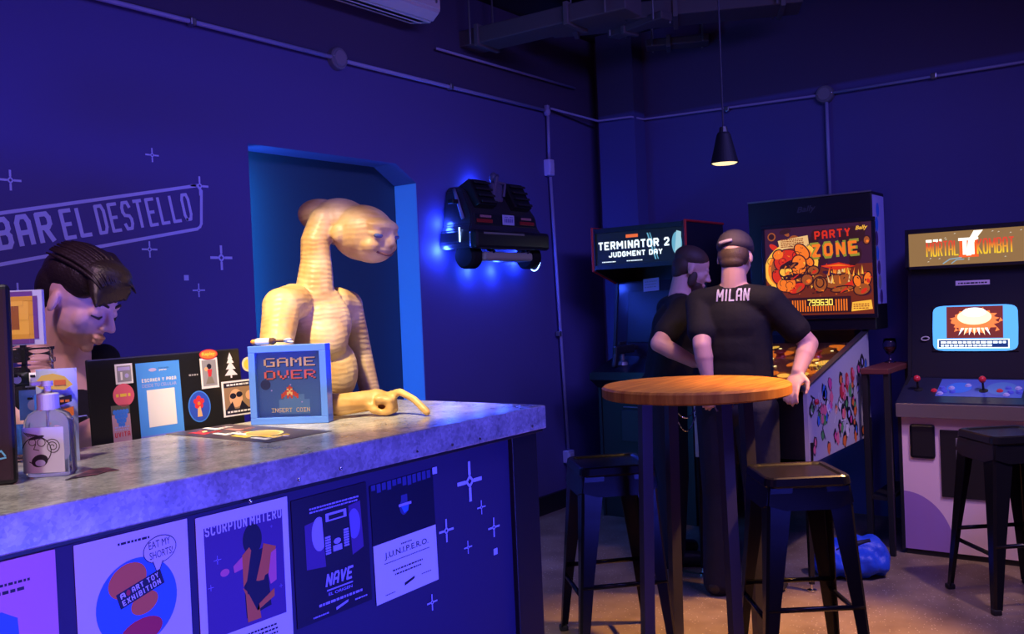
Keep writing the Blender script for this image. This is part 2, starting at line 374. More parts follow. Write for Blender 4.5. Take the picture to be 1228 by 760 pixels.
bm = bmesh.new(); PX0 = 5.80; yl = onx(722,250,PX0).y; yr = onx(765,250,PX0).y
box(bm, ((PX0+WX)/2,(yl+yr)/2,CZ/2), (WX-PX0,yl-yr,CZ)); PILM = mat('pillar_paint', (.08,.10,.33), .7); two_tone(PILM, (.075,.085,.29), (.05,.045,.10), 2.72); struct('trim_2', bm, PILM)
bm = bmesh.new(); box(bm, (4.9,WY-.012,.06), (2.1,.024,.12)); struct('baseboard_left', bm, BLACK)
# painted sign and stars on the left wall
A = Art(1,1,PAINT,backing=False,dz=.0015)
def lw(x,y): p = ony(x,y,WY); return p.x,p.z
a = [lw(-60,264), lw(236,222.5), lw(236,272), lw(-60,328)]
u0 = Vector(a[0]); 
A.line([a[0],lw(236,222.5)], .014, PAINT); A.line([lw(241,229),lw(241,268)], .014, PAINT); A.line([lw(236,274.5),a[3]], .014, PAINT)
A.line([a[0],a[3]], .014, PAINT); A.line([lw(236,222.5),lw(241,229)], .012, PAINT); A.line([lw(241,268),lw(239.5,272),lw(236,274.5)], .012, PAINT)
p0 = Vector(lw(-2,301)); p1 = Vector(lw(232,264)); ang = math.atan2(p1.y-p0.y,p1.x-p0.x); L_ = (p1-p0).length
DARKW = mat('wall_paint_inline', (.085,.075,.26), .75)
for wd_, f0, f1 in (('BAR',.0,.262),('EL',.302,.442),('DESTELLO',.474,1.0)):
    q = p0.lerp(p1,f0); A.stext(wd_, q.x, q.y, L_*(f1-f0), .122, PAINT, 1, .20, ang, -.02, .26)
for x,y,s_ in ((12,216,9),(182,186,7),(239,223,10),(179,299,8),(265,309,13),(238,348,7),(21,350,8)):
    q = lw(x,y); k = s_/1116*4.4*1.15; A.star(q[0],q[1],k,k*.95,PAINT,1,t=k*.21)
q = lw(223,333); A.rect(q[0]-.012,q[1]-.012,q[0]+.012,q[1]+.012,PAINT)
A.build('painted_sign', wall_l, FACEY(0,WY-.001,0))

# LED profile in the door reveal
bm = bmesh.new(); box(bm, (D0+.012,WY+.10,1.1), (.02,.05,2.1), .003); o = link('led_profile', bm, mat('led_cover', (.5,.6,1), .4, emit=(.04,.2,1), es=6)); tag(o, 'blue LED light strip standing in the reveal of the dark doorway', 'light')
area('reveal_light', (D0+.03,WY+.06,1.15), (D0+.55,WY+.165,1.15), (.035,.33,1), 10, .08, 2.0)

# conduits and boxes
def conduit(name, pts, label, r=.011, straps=()):
    t = thing(name, label, 'pipe', Vector(pts[0]))
    bm = bmesh.new(); tube(bm, [Vector(p)-Vector(pts[0]) for p in pts], r, 10); link('pipe', bm, PVC, t, smooth=True)
    for p in straps:
        bm = bmesh.new(); q = Vector(p)-Vector(pts[0]); box(bm, q, (.03,.035,.035), .006); link('strap', bm, GREYM, t)
    return t
def jbox(c, axis, label):
    t = thing('junction_box', label, 'electrical box', mframe(c, (1,0,0) if axis=='y' else (0,-1,0), (0,0,1)))
    bm = bmesh.new(); lathe(bm, [(0,-.024),(.056,-.024),(.056,.006),(.050,.014),(0,.014)], n=28); link('box_body', bm, mat('grey_plastic', (.16,.15,.20), .5), t, smooth=False)
    bm = bmesh.new(); lathe(bm, [(0,.0145),(.040,.0145),(.038,.019),(0,.019)], n=28); link('cover', bm, mat('grey_plastic_cover', (.22,.2,.26), .5), t)
    for a_ in (0,PI):
        bm = bmesh.new(); ell(bm, (.045*math.cos(a_),.045*math.sin(a_),.015), (.005,.005,.003), n=10); link('screw', bm, CHROME, t)
yw = WY-.026; xw = WX-.026
def cw(x,y): q = ony(x,y,yw); return (q.x,yw,q.z)
def cb(x,y,X=xw): q = onx(x,y,X); return (X,q.y,q.z)
z1 = ony(405,70,yw).z
conduit('conduit_pipe', [cw(60,-17), cw(400,69)], 'upper conduit pipe running above the painted bar sign', straps=[cw(230,26)])
conduit('conduit_pipe', [cw(412,73), cw(653,132)], 'conduit pipe from round box to the corner bend above the car', straps=[cw(540,104)])
conduit('conduit_pipe', [cw(657,139), cw(658.5,190)], 'short vertical conduit pipe between corner bend and switch box')
conduit('conduit_pipe', [cw(660,212), cw(681.5,538)], 'tall vertical conduit pipe below the white switch box', straps=[cw(670,400)])
conduit('conduit_pipe', [cw(660,130)]+[(PX0-.026,yl-.01,onx(728,144,PX0).z), (PX0-.026,yr+.01,onx(762,140,PX0).z), cb(772,143), cb(984,114)], 'thin conduit pipe bending around the corner pillar', r=.008, straps=[cb(872,131)])
conduit('conduit_pipe', [cb(994,112), cb(1290,64)], 'conduit pipe on back wall above the fighting game cabinet', r=.009, straps=[cb(1120,91)])
conduit('conduit_pipe', [cb(991,118), cb(995.5,240)], 'vertical conduit pipe dropping behind the pinball machine')
conduit('conduit_pipe', [cw(523,58), cw(690,106)], 'thin dark conduit pipe near the ceiling beside the air conditioner', r=.008)
jbox(cw(406,70), 'y', 'round electrical box on the wall above the doorway')
jbox(cb(989,113), 'x', 'round electrical box on the wall above the pinball machine')
def sbox(c, w_, h_, label, name='switch_box'):
    t = thing(name, label, 'electrical box', mframe(c, (1,0,0), (0,0,1)))
    bm = bmesh.new(); box(bm, (0,0,0), (w_,h_,.05), .006); link('box_body', bm, mat('white_plastic', (.55,.55,.85), .4), t)
    bm = bmesh.new(); box(bm, (0,0,.027), (w_*.7,h_*.6,.006), .002); link('cover', bm, mat('white_plastic', (.6,.6,.8), .4), t)
sbox(cw(658.5,201), .060,.11, 'white box midway up the vertical conduit beside the car model')
sbox(cw(682,547), .075,.085, 'pale socket box at the low end of the vertical conduit', 'socket_box')
bm = bmesh.new(); q = Vector(cw(656,134)); ell(bm, q, (.026,.024,.032)); box(bm, q+Vector((0,0,.03)), (.03,.03,.03), .005); tag(link('conduit_elbow', bm, PVC, smooth=True), 'blue lit bend where the wall conduit turns down', 'pipe fitting')

# air conditioner high on the left wall
pa = ony(531,25,3.33); t = thing('air_conditioner', 'white wall air conditioner cut off by the top of the frame', 'air conditioner', Vector((pa.x,WY,pa.z)))
bm = bmesh.new(); prism(bm, [(-.95,0,.03),(-.95,-.17,0),(-.95,-.235,.05),(-.95,-.235,.28),(-.95,-.18,.305),(-.95,0,.305)], (.95,0,0)); bmesh.ops.bevel(bm, geom=bm.edges[:], offset=.012, segments=2, affect='EDGES')
link('casing', bm, mat('ac_plastic', (.62,.58,.60), .4), t)
bm = bmesh.new(); box(bm, (-.48,-.10,.016), (.84,.10,.012), rot=Euler((.176,0,0)).to_matrix()); link('outlet', bm, BLACK, t)
for dy in (.07,.125):
    bm = bmesh.new(); box(bm, (-.48,-dy-.005,.03-dy*.176-.012), (.82,.035,.005), .002, rot=Euler((.35,0,0)).to_matrix()); link('louvre', bm, mat('ac_plastic', (.6,.6,.6), .4), t)
bm = bmesh.new(); ell(bm, (-.045,-.236,.10), (.012,.004,.012)); link('indicator', bm, GREYM, t)
# ducts and trays under the ceiling
DK = mat('duct_grey', (.085,.075,.095), .6)
def duct(a_, b_, w_, h_, label, name='ceiling_duct'):
    a_ = Vector(a_); b_ = Vector(b_); d = (b_-a_); L2 = d.length
    t = thing(name, label, 'duct', mframe((a_+b_)/2, d, Vector((0,0,1)).cross(d)))
    bm = bmesh.new(); box(bm, (0,0,0), (L2,w_,h_), .008); link('duct_body', bm, DK, t)
    k = -L2/2+.15
    while k < L2/2:
        bm = bmesh.new(); box(bm, (k,0,0), (.03,w_+.03,h_+.03), .004); link('flange', bm, mat('duct_flange', (.11,.1,.12), .5), t); k += .62
    for sx in (-.4,.4):
        for sy in (-1,1):
            hgt = CZ - (a_.z+b_.z)/2
            if hgt > .02: bm = bmesh.new(); tube(bm, [(sx*L2,sy*(w_/2+.022),-h_/2),(sx*L2,sy*(w_/2+.022),hgt)], .006, 8); link('hanger', bm, GREYM, t)
P_ = lambda x,y,z: tuple(onz(x,y,z))
duct(P_(560,52,3.02), P_(760,4,3.02), .20, .10, 'dusty grey duct slung beneath the dark ceiling')
duct(P_(660,30,3.14), P_(960,0,3.14), .26, .10, 'wide dark duct across the ceiling behind the slung grey duct')
duct(P_(735,42,3.08), P_(800,18,3.08), .10, .05, 'short cable tray below the wide dark duct', 'cable_tray')
duct(P_(775,55,3.12), P_(850,48,3.12), .14, .05, 'small tray hanging alone under the ceiling past the ducts', 'cable_tray')

# pendant lamp
pc = dep(869,196,4.05)
t = thing('pendant_lamp', 'black cone pendant lamp hanging over the players', 'lamp', Vector(pc))
bm = bmesh.new(); lathe(bm, [(.060,0),(.030,.125),(.024,.135),(0,.135),(0,.128),(.022,.128),(.055,.002)], n=32); link('lamp_shade', bm, mat('lamp_black', (.006,.006,.012), .6, spec=.2), t, smooth=False)
bm = bmesh.new(); lathe(bm, [(0,.134),(.02,.134),(.016,.158),(0,.158)], n=16); link('lamp_cap', bm, BLACK, t)
bm = bmesh.new(); tube(bm, [(0,0,.155),(0,0,CZ-pc.z)], .004, 8); link('cord', bm, mat('cord_blue', (.012,.012,.03), .7), t)
bm = bmesh.new(); lathe(bm, [(0,-.004),(.045,-.003),(.054,.002),(.054,.006),(0,.006)], n=32); link('diffuser', bm, glow('bulb_glow', (1,.72,.36), 1.6), t)
spot('pendant_beam', (pc.x,pc.y,pc.z-.012), (pc.x,pc.y,0), (1,.55,.2), 26, 120, .5, .03)

# ================================================================== BAR COUNTER
BX, BY0, BY1, BZ, BT = 2.055, 1.428, 1.995, 1.14, .062
t = bar = thing('bar_counter', 'zinc topped bar counter with dark starred front panel', 'bar counter', Vector((BX,BY0,0)))
X0 = -.9
bm = bmesh.new(); box(bm, ((X0-BX)/2+.0,(BY1-BY0)/2,BZ-BT/2), (BX-X0,BY1-BY0,BT), .003)
link('worktop', bm, ZINC, t)
A = Art(1,1,PAINT,backing=False,dz=.0008)
box(A.bm, ((X0+BX-.12)/2,(BZ-BT)/2,-.012), (BX-.12-X0,BZ-BT,.02), mi=A.mi(NAVY))
def bp(x,y): q = ony(x,y,BY0+.032); return q.x,q.z
for x,y,s_ in ((563,577,17),(577,608,6),(535,636,9.5),(592,632,8.5),(561,656,5.5),(518,722,6.5)):
    q = bp(x,y); k = s_/1116*2.62*1.18; A.star(q[0],q[1],k,k*1.05,PAINT,1,t=k*.20)
for x,y in ((521,564),(594,661)):
    q = bp(x,y); A.rect(q[0]-.008,q[1]-.008,q[0]+.008,q[1]+.008,PAINT)
o = A.build('front_panel', t); o.matrix_world = FACEY(0,BY0+.032,0)
bm = bmesh.new(); box(bm, (-.075,.045,(BZ-BT)/2), (.11,.05,BZ-BT), .002); link('post', bm, BLACK, t)
bm = bmesh.new(); box(bm, (-.012,.30,(BZ-BT)/2), (.02,.52,BZ-BT), .002); link('end_panel', bm, mat('end_panel_blue', (.03,.025,.09), .5), t)
bm = bmesh.new(); box(bm, ((X0-BX)/2,.022,BZ-BT-.005), (BX-X0,.02,.009), .002); link('rail', bm, BLACK, t)
for x,y in ((300,601),(358,575),(408,562),(500,541),(542,533),(575,526),(638,511)):
    q = ony(x,y,BY0); bm = bmesh.new(); ell(bm, (q.x-BX,-.001,q.z), (.004,.003,.004), n=10); link('screw', bm, CHROME, t)
q = onz(652.3,508,BZ-.04); bm = bmesh.new(); ell(bm, (.001,.03,BZ-.042), (.003,.005,.005), n=10); link('screw', bm, CHROME, t)

# posters on the front of the counter
PY = BY0+.032-.0008
ORANGE = mat('print_orange', (.85,.20,.04), .55); RED = mat('print_red', (.62,.03,.05), .55); PINK = mat('print_pink', (.85,.18,.30), .55)
PBLUE = mat('print_blue', (.05,.22,.85), .55); PVIO = mat('print_violet', (.10,.045,.22), .55); PLAV = mat('print_lavender', (.45,.42,.85), .55)
YEL = mat('print_yellow', (.9,.62,.08), .5); TEAL = mat('print_teal', (.05,.35,.45), .5); SKIN_P = mat('print_skin', (.75,.42,.25), .5); GRN = mat('print_green', (.1,.4,.12), .5); GREYP = mat('print_grey', (.3,.3,.36), .5)
def poster(x0,x1,z1,h, base, label): 
    A = Art(x1-x0,h,base,thick=.0012,dz=.0002); A.o = (x0,z1-h); A.lab = label; return A
def pin(A, slant=0):
    o = A.build('poster', None, FACEY(A.o[0],PY,A.o[1]))
    if slant: o.matrix_local = FACEY(A.o[0],PY,A.o[1]) @ Matrix.Translation((A.w/2,A.h/2,0)) @ Matrix.Rotation(slant,4,'Z') @ Matrix.Translation((-A.w/2,-A.h/2,0))
    return tag(o, A.lab, 'poster', 'posters on the bar front')
# pink one
x1 = bp(66,668)[0]; A = poster(x1-.21, x1, 1.063, .30, mat('pink_paper', (.78,.36,.55), .55), 'pink poster with a blue arcade shape on the bar front')
A.scribble(.085,.262,.085,.004,INK,1,1); A.scribble(.06,.25,.10,.005,INK,1,1)
A.poly([(.05,.215),(.125,.225),(.148,.21),(.158,.0),(.05,0)], PBLUE,1); A.poly([(.06,.19),(.115,.195),(.125,.17),(.13,.03),(.06,.02)], INK,2)
for k in range(5): A.disc(.143,.03+.035*k,.005,RED,2)
A.disc(.08,.11,.02,PLAV,3); A.rect(.07,.05,.11,.07,PLAV,3); pin(A)
# art toy
x0,x1 = bp(88,655)[0],bp(224,625)[0]; W_ = x1-x0; A = poster(x0,x1,1.061,.29,WHITE,'white exhibition poster with a big blue disc and speech bubble')
A.scribble(W_*.36,.272,W_*.28,.004,INK,1)
A.disc(W_*.51,.170,W_*.36,PBLUE,1,n=48)
A.disc(W_*.43,.210,.036,ORANGE,2,ry=.028,rot=.35); A.disc(W_*.57,.165,.026,ORANGE,2,ry=.018,rot=.3); A.disc(W_*.53,.118,.040,RED,2,ry=.022,rot=.15)
r_ = .28; bu = Vector((math.cos(r_),math.sin(r_))); bv = Vector((-bu.y,bu.x)); b0 = Vector((W_*.34,.1785))
A.poly([tuple(b0-bv*.0135),tuple(b0+bu*.086-bv*.0135),tuple(b0+bu*.086+bv*.0135),tuple(b0+bv*.0135)], INK,3)
q = b0+bu*.006+bv*.0015; A.stext('A',q.x,q.y,.009,.0095,WHITE,4,.24,r_); q = b0+bu*.021+bv*.0062; A.disc(q.x,q.y,.0038,RED,4,ry=.0052); q = b0+bu*.028+bv*.0015; A.stext('ART TOY',q.x,q.y,.052,.0095,WHITE,4,.24,r_)
q = b0+bu*.006-bv*.0110; A.stext('EXHIBITION',q.x,q.y,.074,.0098,WHITE,4,.24,r_)
A.disc(W_*.73,.249,W_*.155,INK,2,ry=.024,rot=.08); A.disc(W_*.73,.249,W_*.148,WHITE,3,ry=.0225,rot=.08); A.poly([(W_*.66,.232),(W_*.70,.205),(W_*.75,.230)],WHITE,3); A.line([(W_*.66,.230),(W_*.70,.205),(W_*.75,.228)],.0015,INK,4)
A.text('EAT MY',W_*.63,.252,W_*.20,.0125,INK,4,.0,.06); A.text('SHORTS!',W_*.635,.234,W_*.215,.0125,INK,4,.0,.06); pin(A)
# scorpion
x0,x1 = bp(234,624)[0],bp(344,598)[0]; W_ = x1-x0; A = poster(x0,x1,1.057,.30,WHITE,'white framed photo poster of a person in orange jacket')
A.rect(W_*.075,.075,W_*.93,.278,PVIO,1)
A.stext('SCORPION',W_*.085,.262,W_*.445,.019,WHITE,3,.2); A.stext('MATERO',W_*.56,.262,W_*.36,.019,WHITE,3,.2)
A.disc(W_*.58,.235,.022,INK,2,ry=.030); A.poly([(W_*.46,.205),(W_*.72,.215),(W_*.76,.10),(W_*.48,.09)],INK,2)
A.poly([(W_*.46,.21),(W_*.54,.222),(W_*.56,.215),(W_*.50,.16),(W_*.46,.15)],ORANGE,3); A.poly([(W_*.63,.165),(W_*.70,.222),(W_*.84,.210),(W_*.78,.165),(W_*.62,.155)],ORANGE,3); A.poly([(W_*.60,.155),(W_*.70,.215),(W_*.80,.21),(W_*.68,.15)],ORANGE,4)
A.poly([(W_*.78,.20),(W_*.84,.205),(W_*.83,.145),(W_*.76,.14),(W_*.74,.16)],PINK,4); A.poly([(W_*.36,.195),(W_*.46,.208),(W_*.46,.185),(W_*.37,.182)],PINK,3); A.disc(W_*.27,.188,.010,PINK,3,ry=.007)
A.poly([(W_*.45,.15),(W_*.48,.135),(W_*.49,.082),(W_*.64,.082),(W_*.62,.11),(W_*.80,.13),(W_*.80,.115),(W_*.60,.098),(W_*.56,.115),(W_*.50,.14)],ORANGE,4)
A.poly([(W_*.48,.155),(W_*.74,.152),(W_*.70,.125),(W_*.50,.135)],INK,5)
for u,v,k in ((.2,.215,.008),(.12,.168,.006),(.88,.13,.004),(.80,.25,.003)): A.star(W_*u,v,k,k,PLAV,2)
A.scribble(W_*.18,.058,W_*.64,.0035,INK,1,3,.008); A.scribble(W_*.28,.026,W_*.5,.005,INK,1,2,.010); pin(A)
# nave
x0,x1 = bp(349,600)[0],bp(439,578)[0]; W_ = x1-x0; A = poster(x0,x1,1.046,.256,mat('nave_dark', (.016,.012,.035), .4),'dark film poster with a lit arcade booth on the bar front')
A.scribble(W_*.22,.228,W_*.66,.0035,PLAV,2,2,.007)
A.poly([(W_*.15,.20),(W_*.9,.22),(W_*.92,.12),(W_*.6,.10),(W_*.15,.11)],PVIO,1); A.disc(W_*.33,.175,.020,PLAV,2,ry=.035); A.disc(W_*.80,.175,.018,mat('print_glow_violet',(.22,.18,.5),.5),2,ry=.032)
A.poly([(W_*.37,.215),(W_*.73,.222),(W_*.76,.105),(W_*.40,.09)],INK,3); A.rect(W_*.42,.195,W_*.70,.212,PLAV,4); A.rect(W_*.46,.198,W_*.66,.207,INK,5)
for k in range(7): A.rect(W_*.40,.128+k*.0055,W_*.47,.132+k*.0055,PLAV,4); A.rect(W_*.65,.133+k*.0055,W_*.72,.137+k*.0055,PLAV,4)
A.disc(W_*.56,.150,.010,PLAV,4,ry=.006); A.rect(W_*.50,.130,W_*.62,.142,PLAV,4)
A.stext('NAVE',W_*.37,.062,W_*.36,.027,PLAV,4,.26,0,.25,.15); A.rect(W_*.39,.053,W_*.74,.056,PLAV,4); A.text('EL ORIGEN',W_*.41,.043,W_*.32,.006,PLAV,4,.01)
A.scribble(W_*.28,.027,W_*.6,.005,PLAV,3); A.poly([(W_*.5,.008),(W_*.66,.016),(W_*.67,.021),(W_*.5,.014)],PLAV,3); A.scribble(W_*.2,.008,W_*.2,.003,PLAV,3); A.scribble(W_*.76,.013,W_*.18,.003,PLAV,3); pin(A, .01)
# junipero
x0,x1 = bp(444,585)[0],bp(519,562)[0]; W_ = x1-x0; A = poster(x0,x1,1.037,.262,mat('junipero_dark', (.010,.012,.035), .4),'half black half white poster beside the painted stars')
A.rect(0,0,W_,.130,WHITE,1)
for k in range(12): A.rect(W_*(.02+.08*k),.252-random.random()*.012,W_*(.08+.08*k),.262,mat('print_dusk',(.05,.06,.22),.5),1)
A.disc(W_*.5,.195,.014,mat('print_dusk',(.05,.06,.22),.5),1,ry=.018); A.rect(W_*.42,.197,W_*.62,.203,PLAV,2); A.poly([(W_*.46,.196),(W_*.58,.196),(W_*.56,.184),(W_*.5,.181)],PBLUE,2); A.rect(W_*.46,.206,W_*.56,.222,mat('print_dusk',(.05,.06,.22),.5),2)
A.scribble(W_*.42,.113,W_*.18,.003,INK,2); A.text('J.U.N.I.P.E.R.O.',W_*.16,.090,W_*.70,.017,INK,2,.012); A.scribble(W_*.15,.082,W_*.72,.002,INK,2)
A.scribble(W_*.27,.060,W_*.48,.0035,INK,2); A.scribble(W_*.30,.050,W_*.42,.0035,INK,2); A.poly([(W_*.44,.018),(W_*.60,.026),(W_*.61,.032),(W_*.44,.025)],INK,2); A.scribble(W_*.14,.013,W_*.15,.002,INK,2); A.scribble(W_*.72,.028,W_*.16,.002,INK,2); pin(A,.02)

# ---------------------------------------------------------------- things on the counter
CT = BZ+.0004
# shadow box GAME OVER
bl = onz(301,510,BZ); br = onz(394,507,BZ); fx = (br-bl); fx.z = 0; WB = fx.length; HB = .197; fx.normalize()
MF = mframe((bl.x,bl.y,CT), fx, (0,0,1))
t = thing('shadow_box', 'bright blue shadow box frame reading GAME OVER on the counter', 'picture frame', MF)
DB = .045; FB = .017
bm = bmesh.new()
for c,s_ in (((WB/2,FB/2,-DB/2),(WB,FB,DB)),((WB/2,HB-FB/2,-DB/2),(WB,FB,DB)),((FB/2,HB/2,-DB/2),(FB,HB-2*FB,DB)),((WB-FB/2,HB/2,-DB/2),(FB,HB-2*FB,DB))): box(bm,c,s_,.0012)
link('frame', bm, BLUEWOOD, t)
A = Art(WB-2*FB,HB-2*FB,mat('game_print_blue',(.05,.16,.50),.5),thick=.003,dz=.0006); w2,h2 = A.w,A.h
for k in range(6): A.disc(random.uniform(.2,.8)*w2,random.uniform(.1,.8)*h2,.002,PLAV,1)
A.disc(w2*.12,h2*.50,.013,mat('print_navy',(.02,.04,.15),.5),1); A.rect(w2*.32,h2*.04,w2*.80,h2*.26,mat('print_sky',(.10,.28,.62),.5),1); A.rect(w2*.40,h2*.22,w2*.72,h2*.34,mat('print_sky',(.10,.28,.62),.5),1)
CRM = mat('print_cream',(.95,.78,.32),.5)
px_ = w2*.80/23
for s_,vy,m_ in (('GAME',.91,CRM),('OVER',.715,mat('print_coral',(.92,.22,.16),.5))):
    A.pixtext(s_, w2*.11+.0018, h2*vy-.0018, px_, INK, 2, h2*.135/7); A.pixtext(s_, w2*.11, h2*vy, px_, m_, 3, h2*.135/7)
A.pixtext('INSERT COIN', w2*.20, h2*.135, w2*.60/65, CRM, 3, h2*.065/7)
A.pixels(["000010000","000111000","000212000","001121100","011222110","111212111","110111011","100101001"], w2*.36, h2*.48, w2*.27/9, {'1':mat('print_ship',(.75,.09,.05),.5),'2':CRM}, 3, h2*.2/8)
A.build('printed_scene', t, Matrix.Translation((FB,FB,-.016)))
bm = bmesh.new(); box(bm, (WB/2,HB/2,-.006), (WB-2*FB,HB-2*FB,.0015)); link('glass_pane', bm, mat('frame_glass',(1,1,1),.03,trans=1,ior=1.04), t)
bm = bmesh.new(); tube(bm, [(.006,HB,-.03),(.014,HB+.016,-.03),(.022,HB,-.03)], .0016, 8); link('hanger', bm, CHROME, t)
# toy lying on top of the frame
q0 = MF @ Vector((.002,HB+.0105,-.02)); q1 = MF @ Vector((.105,HB+.0105,-.022))
t = thing('toy_wand', 'small white and orange toy tool lying on the blue frame', 'toy', mframe(q0, q1-q0, (0,0,1)))
bm = bmesh.new(); tube(bm, [(0,0,0),(.004,0,0),(.012,0,0)], [.003,.006,.0065], 12); link('tip', bm, mat('toy_orange',(.85,.32,.05),.35), t, smooth=True)
bm = bmesh.new(); tube(bm, [(.012,0,0),(.016,0,0),(.046,0,0),(.049,0,0)], [.0065,.0085,.0088,.0065], 12); link('body', bm, mat('toy_white',(.8,.78,.75),.3), t, smooth=True)
bm = bmesh.new(); tube(bm, [(.049,0,0),(.053,0,0),(.060,0,0),(.064,0,0)], [.008,.009,.009,.006], 12); tube(bm, [(.064,0,0),(.088,0,0)], .0035, 10); link('grip', bm, mat('toy_brown',(.10,.05,.03),.4), t)
for s_ in (-1,1):
    bm = bmesh.new(); tube(bm, [(.086,0,0),(.094,s_*.003,.008*s_),(.103,s_*.004,.009*s_),(.107,s_*.003,.005*s_)], [.004,.0035,.003,.001], 8); link('claw', bm, mat('toy_white',(.8,.8,.8),.3), t, smooth=True)
# printed mat under the frame
ca,cb_,cc = onz(224,517,BZ), onz(398,517,BZ), onz(322,531,BZ)
ex = (cb_-cc); ey = (ca-cc); 
MB_ = mframe((cc.x,cc.y,CT+.0006), ex, ey); wq_ = ex.length; hq_ = .36
A = Art(wq_,ey.length,mat('mat_dark',(.06,.045,.07),.35),thick=.0008,dz=.00025); w2,h2 = A.w,A.h
A.disc(w2*.52,h2*.36,w2*.30,CRM,2,ry=h2*.12,rot=1.2); A.disc(w2*.52,h2*.36,w2*.27,mat('mat_gold',(.55,.36,.10),.4),3,ry=h2*.10,rot=1.2)
for k,(u,v,m_) in enumerate(((.12,.10,WHITE),(.15,.3,YEL),(.2,.52,WHITE),(.14,.70,RED),(.55,.62,mat('mat_rose',(.5,.2,.2),.4)),(.5,.82,WHITE),(.3,.40,WHITE),(.28,.12,YEL))):
    A.poly([(w2*u,h2*v),(w2*(u+.09),h2*v),(w2*(u+.12),h2*(v+.16)),(w2*(u+.04),h2*(v+.17))], m_, 2); A.scribble(w2*(u+.10),h2*(v+.05),w2*.22,.006,m_,2,2)
for k in range(10): A.disc(random.uniform(.15,.85)*w2,random.uniform(.1,.9)*h2,.012,random.choice([RED,CRM,PLAV,ORANGE]),1,ry=.006,rot=random.random()*3)
tag(A.build('bar_mat', None, MB_), 'dark printed mat lying flat before the GAME OVER frame', 'bar mat')
# dark torn leaflet by the bottle
A = Art(.1,.1,INK,thick=.0006,dz=.0002,backing=False); g = [onz(x,y,BZ) for x,y in ((78,576),(95,569),(110,563),(128,561),(143,564),(128,566),(115,570),(95,573))]
bm = bmesh.new(); prism(bm, [(p.x,p.y,CT+.0003) for p in g], (0,0,.0008)); tag(link('leaflet', bm, mat('leaflet_print',(.05,.03,.05),.3,noise=(60,(.25,.08,.12),.5,.6))), 'dark torn leaflet lying by the sanitizer bottle', 'leaflet')

# laptop behind the counter: lid towards the viewer, base resting on the lower work surface
LY = BY1+.025; l0 = ony(119,533,LY); lt_ = ony(133,430,LY); lr = ony(306,408,LY)
bm = bmesh.new(); box(bm, (.35,BY1+.115,.93), (2.44,.20,.04), .004); tag(link('back_counter', bm, BLACK), 'low black work shelf behind the zinc counter', 'counter')
WL = .43; ZL0 = .9605; ZL1 = lt_.z+.0; LXL = l0.x+.002
tilt = .10
ML = mframe((LXL,LY+.02,ZL0), (1,.02,0), (.035,-tilt*0+.06,1))
HL = (ZL1-ZL0)
t = thing('laptop', 'open black laptop whose lid is covered in stickers', 'laptop', ML)
bm = bmesh.new(); box(bm, (WL/2,HL/2,-.004), (WL,HL,.008), .0035); link('lid', bm, mat('laptop_black',(.012,.012,.014),.28), t)
bm = bmesh.new(); M2 = ML.inverted(); box(bm, (WL/2,.009,-.100), (WL,.014,.18), .003); link('keyboard_base', bm, BLACK, t)
bm = bmesh.new(); box(bm, (WL/2,HL/2+.004,-.0085), (WL-.02,HL-.03,.0008)); link('screen', bm, glow('laptop_screen',(.45,.35,.85),.5), t)
def lid(x,y):  # photograph point on the lid plane, in lid coordinates
    d = ray(x,y); n = ML.to_3x3() @ Vector((0,0,1)); o_ = ML.translation; k = (o_-CAMP).dot(n)/d.dot(n); q = M2 @ (CAMP+d*k); return q.x,q.y
def sticker(pts, base, name='sticker', **kw):
    q = [lid(*p) for p in pts]; x0 = min(p[0] for p in q); x1 = max(p[0] for p in q); y0 = min(p[1] for p in q); y1 = max(p[1] for p in q)
    A = Art(x1-x0,y1-y0,base,thick=.0004,dz=.00018,backing=kw.get('backing',True)); A.org = (x0,y0); A.nm = name; return A
def stick(A, label=None, lift=.0006):
    o = A.build(A.nm, t, Matrix.Translation((A.org[0],A.org[1],lift)))
    if label: o['label'] = label
A = sticker([(137,437),(160,459)], WHITE); A.rect(A.w*.1,A.h*.1,A.w*.9,A.h*.9,GREYP,1); A.rect(A.w*.15,A.h*.66,A.w*.85,A.h*.84,PLAV,2); A.rect(A.w*.28,A.h*.2,A.w*.40,A.h*.6,WHITE,2); A.disc(A.w*.64,A.h*.4,A.w*.12,PLAV,2); stick(A,'small grey sticker with two figures')
A = sticker([(134,460),(162,487)], PINK, backing=False); A.disc(A.w/2,A.h/2,A.w/2,mat('sticker_coral',(.80,.14,.22),.4),1); A.scribble(A.w*.14,A.h*.44,A.w*.72,A.h*.12,YEL,2); stick(A,'round coral sticker')
A = sticker([(133,487),(159,534)], mat('sticker_mauve',(.55,.33,.45),.4))
A.rect(0,A.h*.78,A.w,A.h,mat('sticker_moss',(.12,.13,.10),.4),1)
for r_ in range(4):
    for k in range(5-r_): A.disc(A.w*(.5+(k-(4-r_)/2)*.17),A.h*(.84-r_*.105),A.w*.10,PBLUE,2,ry=A.h*.06)
A.scribble(A.w*.1,A.h*.46,A.w*.8,A.h*.035,PLAV,2,2,A.h*.06); A.stext('UVITA',A.w*.08,A.h*.24,A.w*.84,A.h*.12,RED,2,.22); stick(A,'grape cluster sticker reading UVITA')
A = sticker([(162,436),(222,524)], mat('payment_blue',(.07,.30,.95),.4)); w2,h2 = A.w,A.h
A.disc(w2*.37,h2*.905,w2*.09,PLAV,1,ry=h2*.022); A.text('mercado',w2*.50,h2*.912,w2*.25,h2*.022,mat('payment_dark',(.03,.10,.45),.4),1); A.text('pago',w2*.52,h2*.880,w2*.17,h2*.025,WHITE,1,.02)
A.stext('ESCANEA Y PAGA',w2*.11,h2*.755,w2*.79,h2*.045,WHITE,1,.2); A.text('DESDE TU CELULAR',w2*.11,h2*.690,w2*.79,h2*.042,PLAV,1)
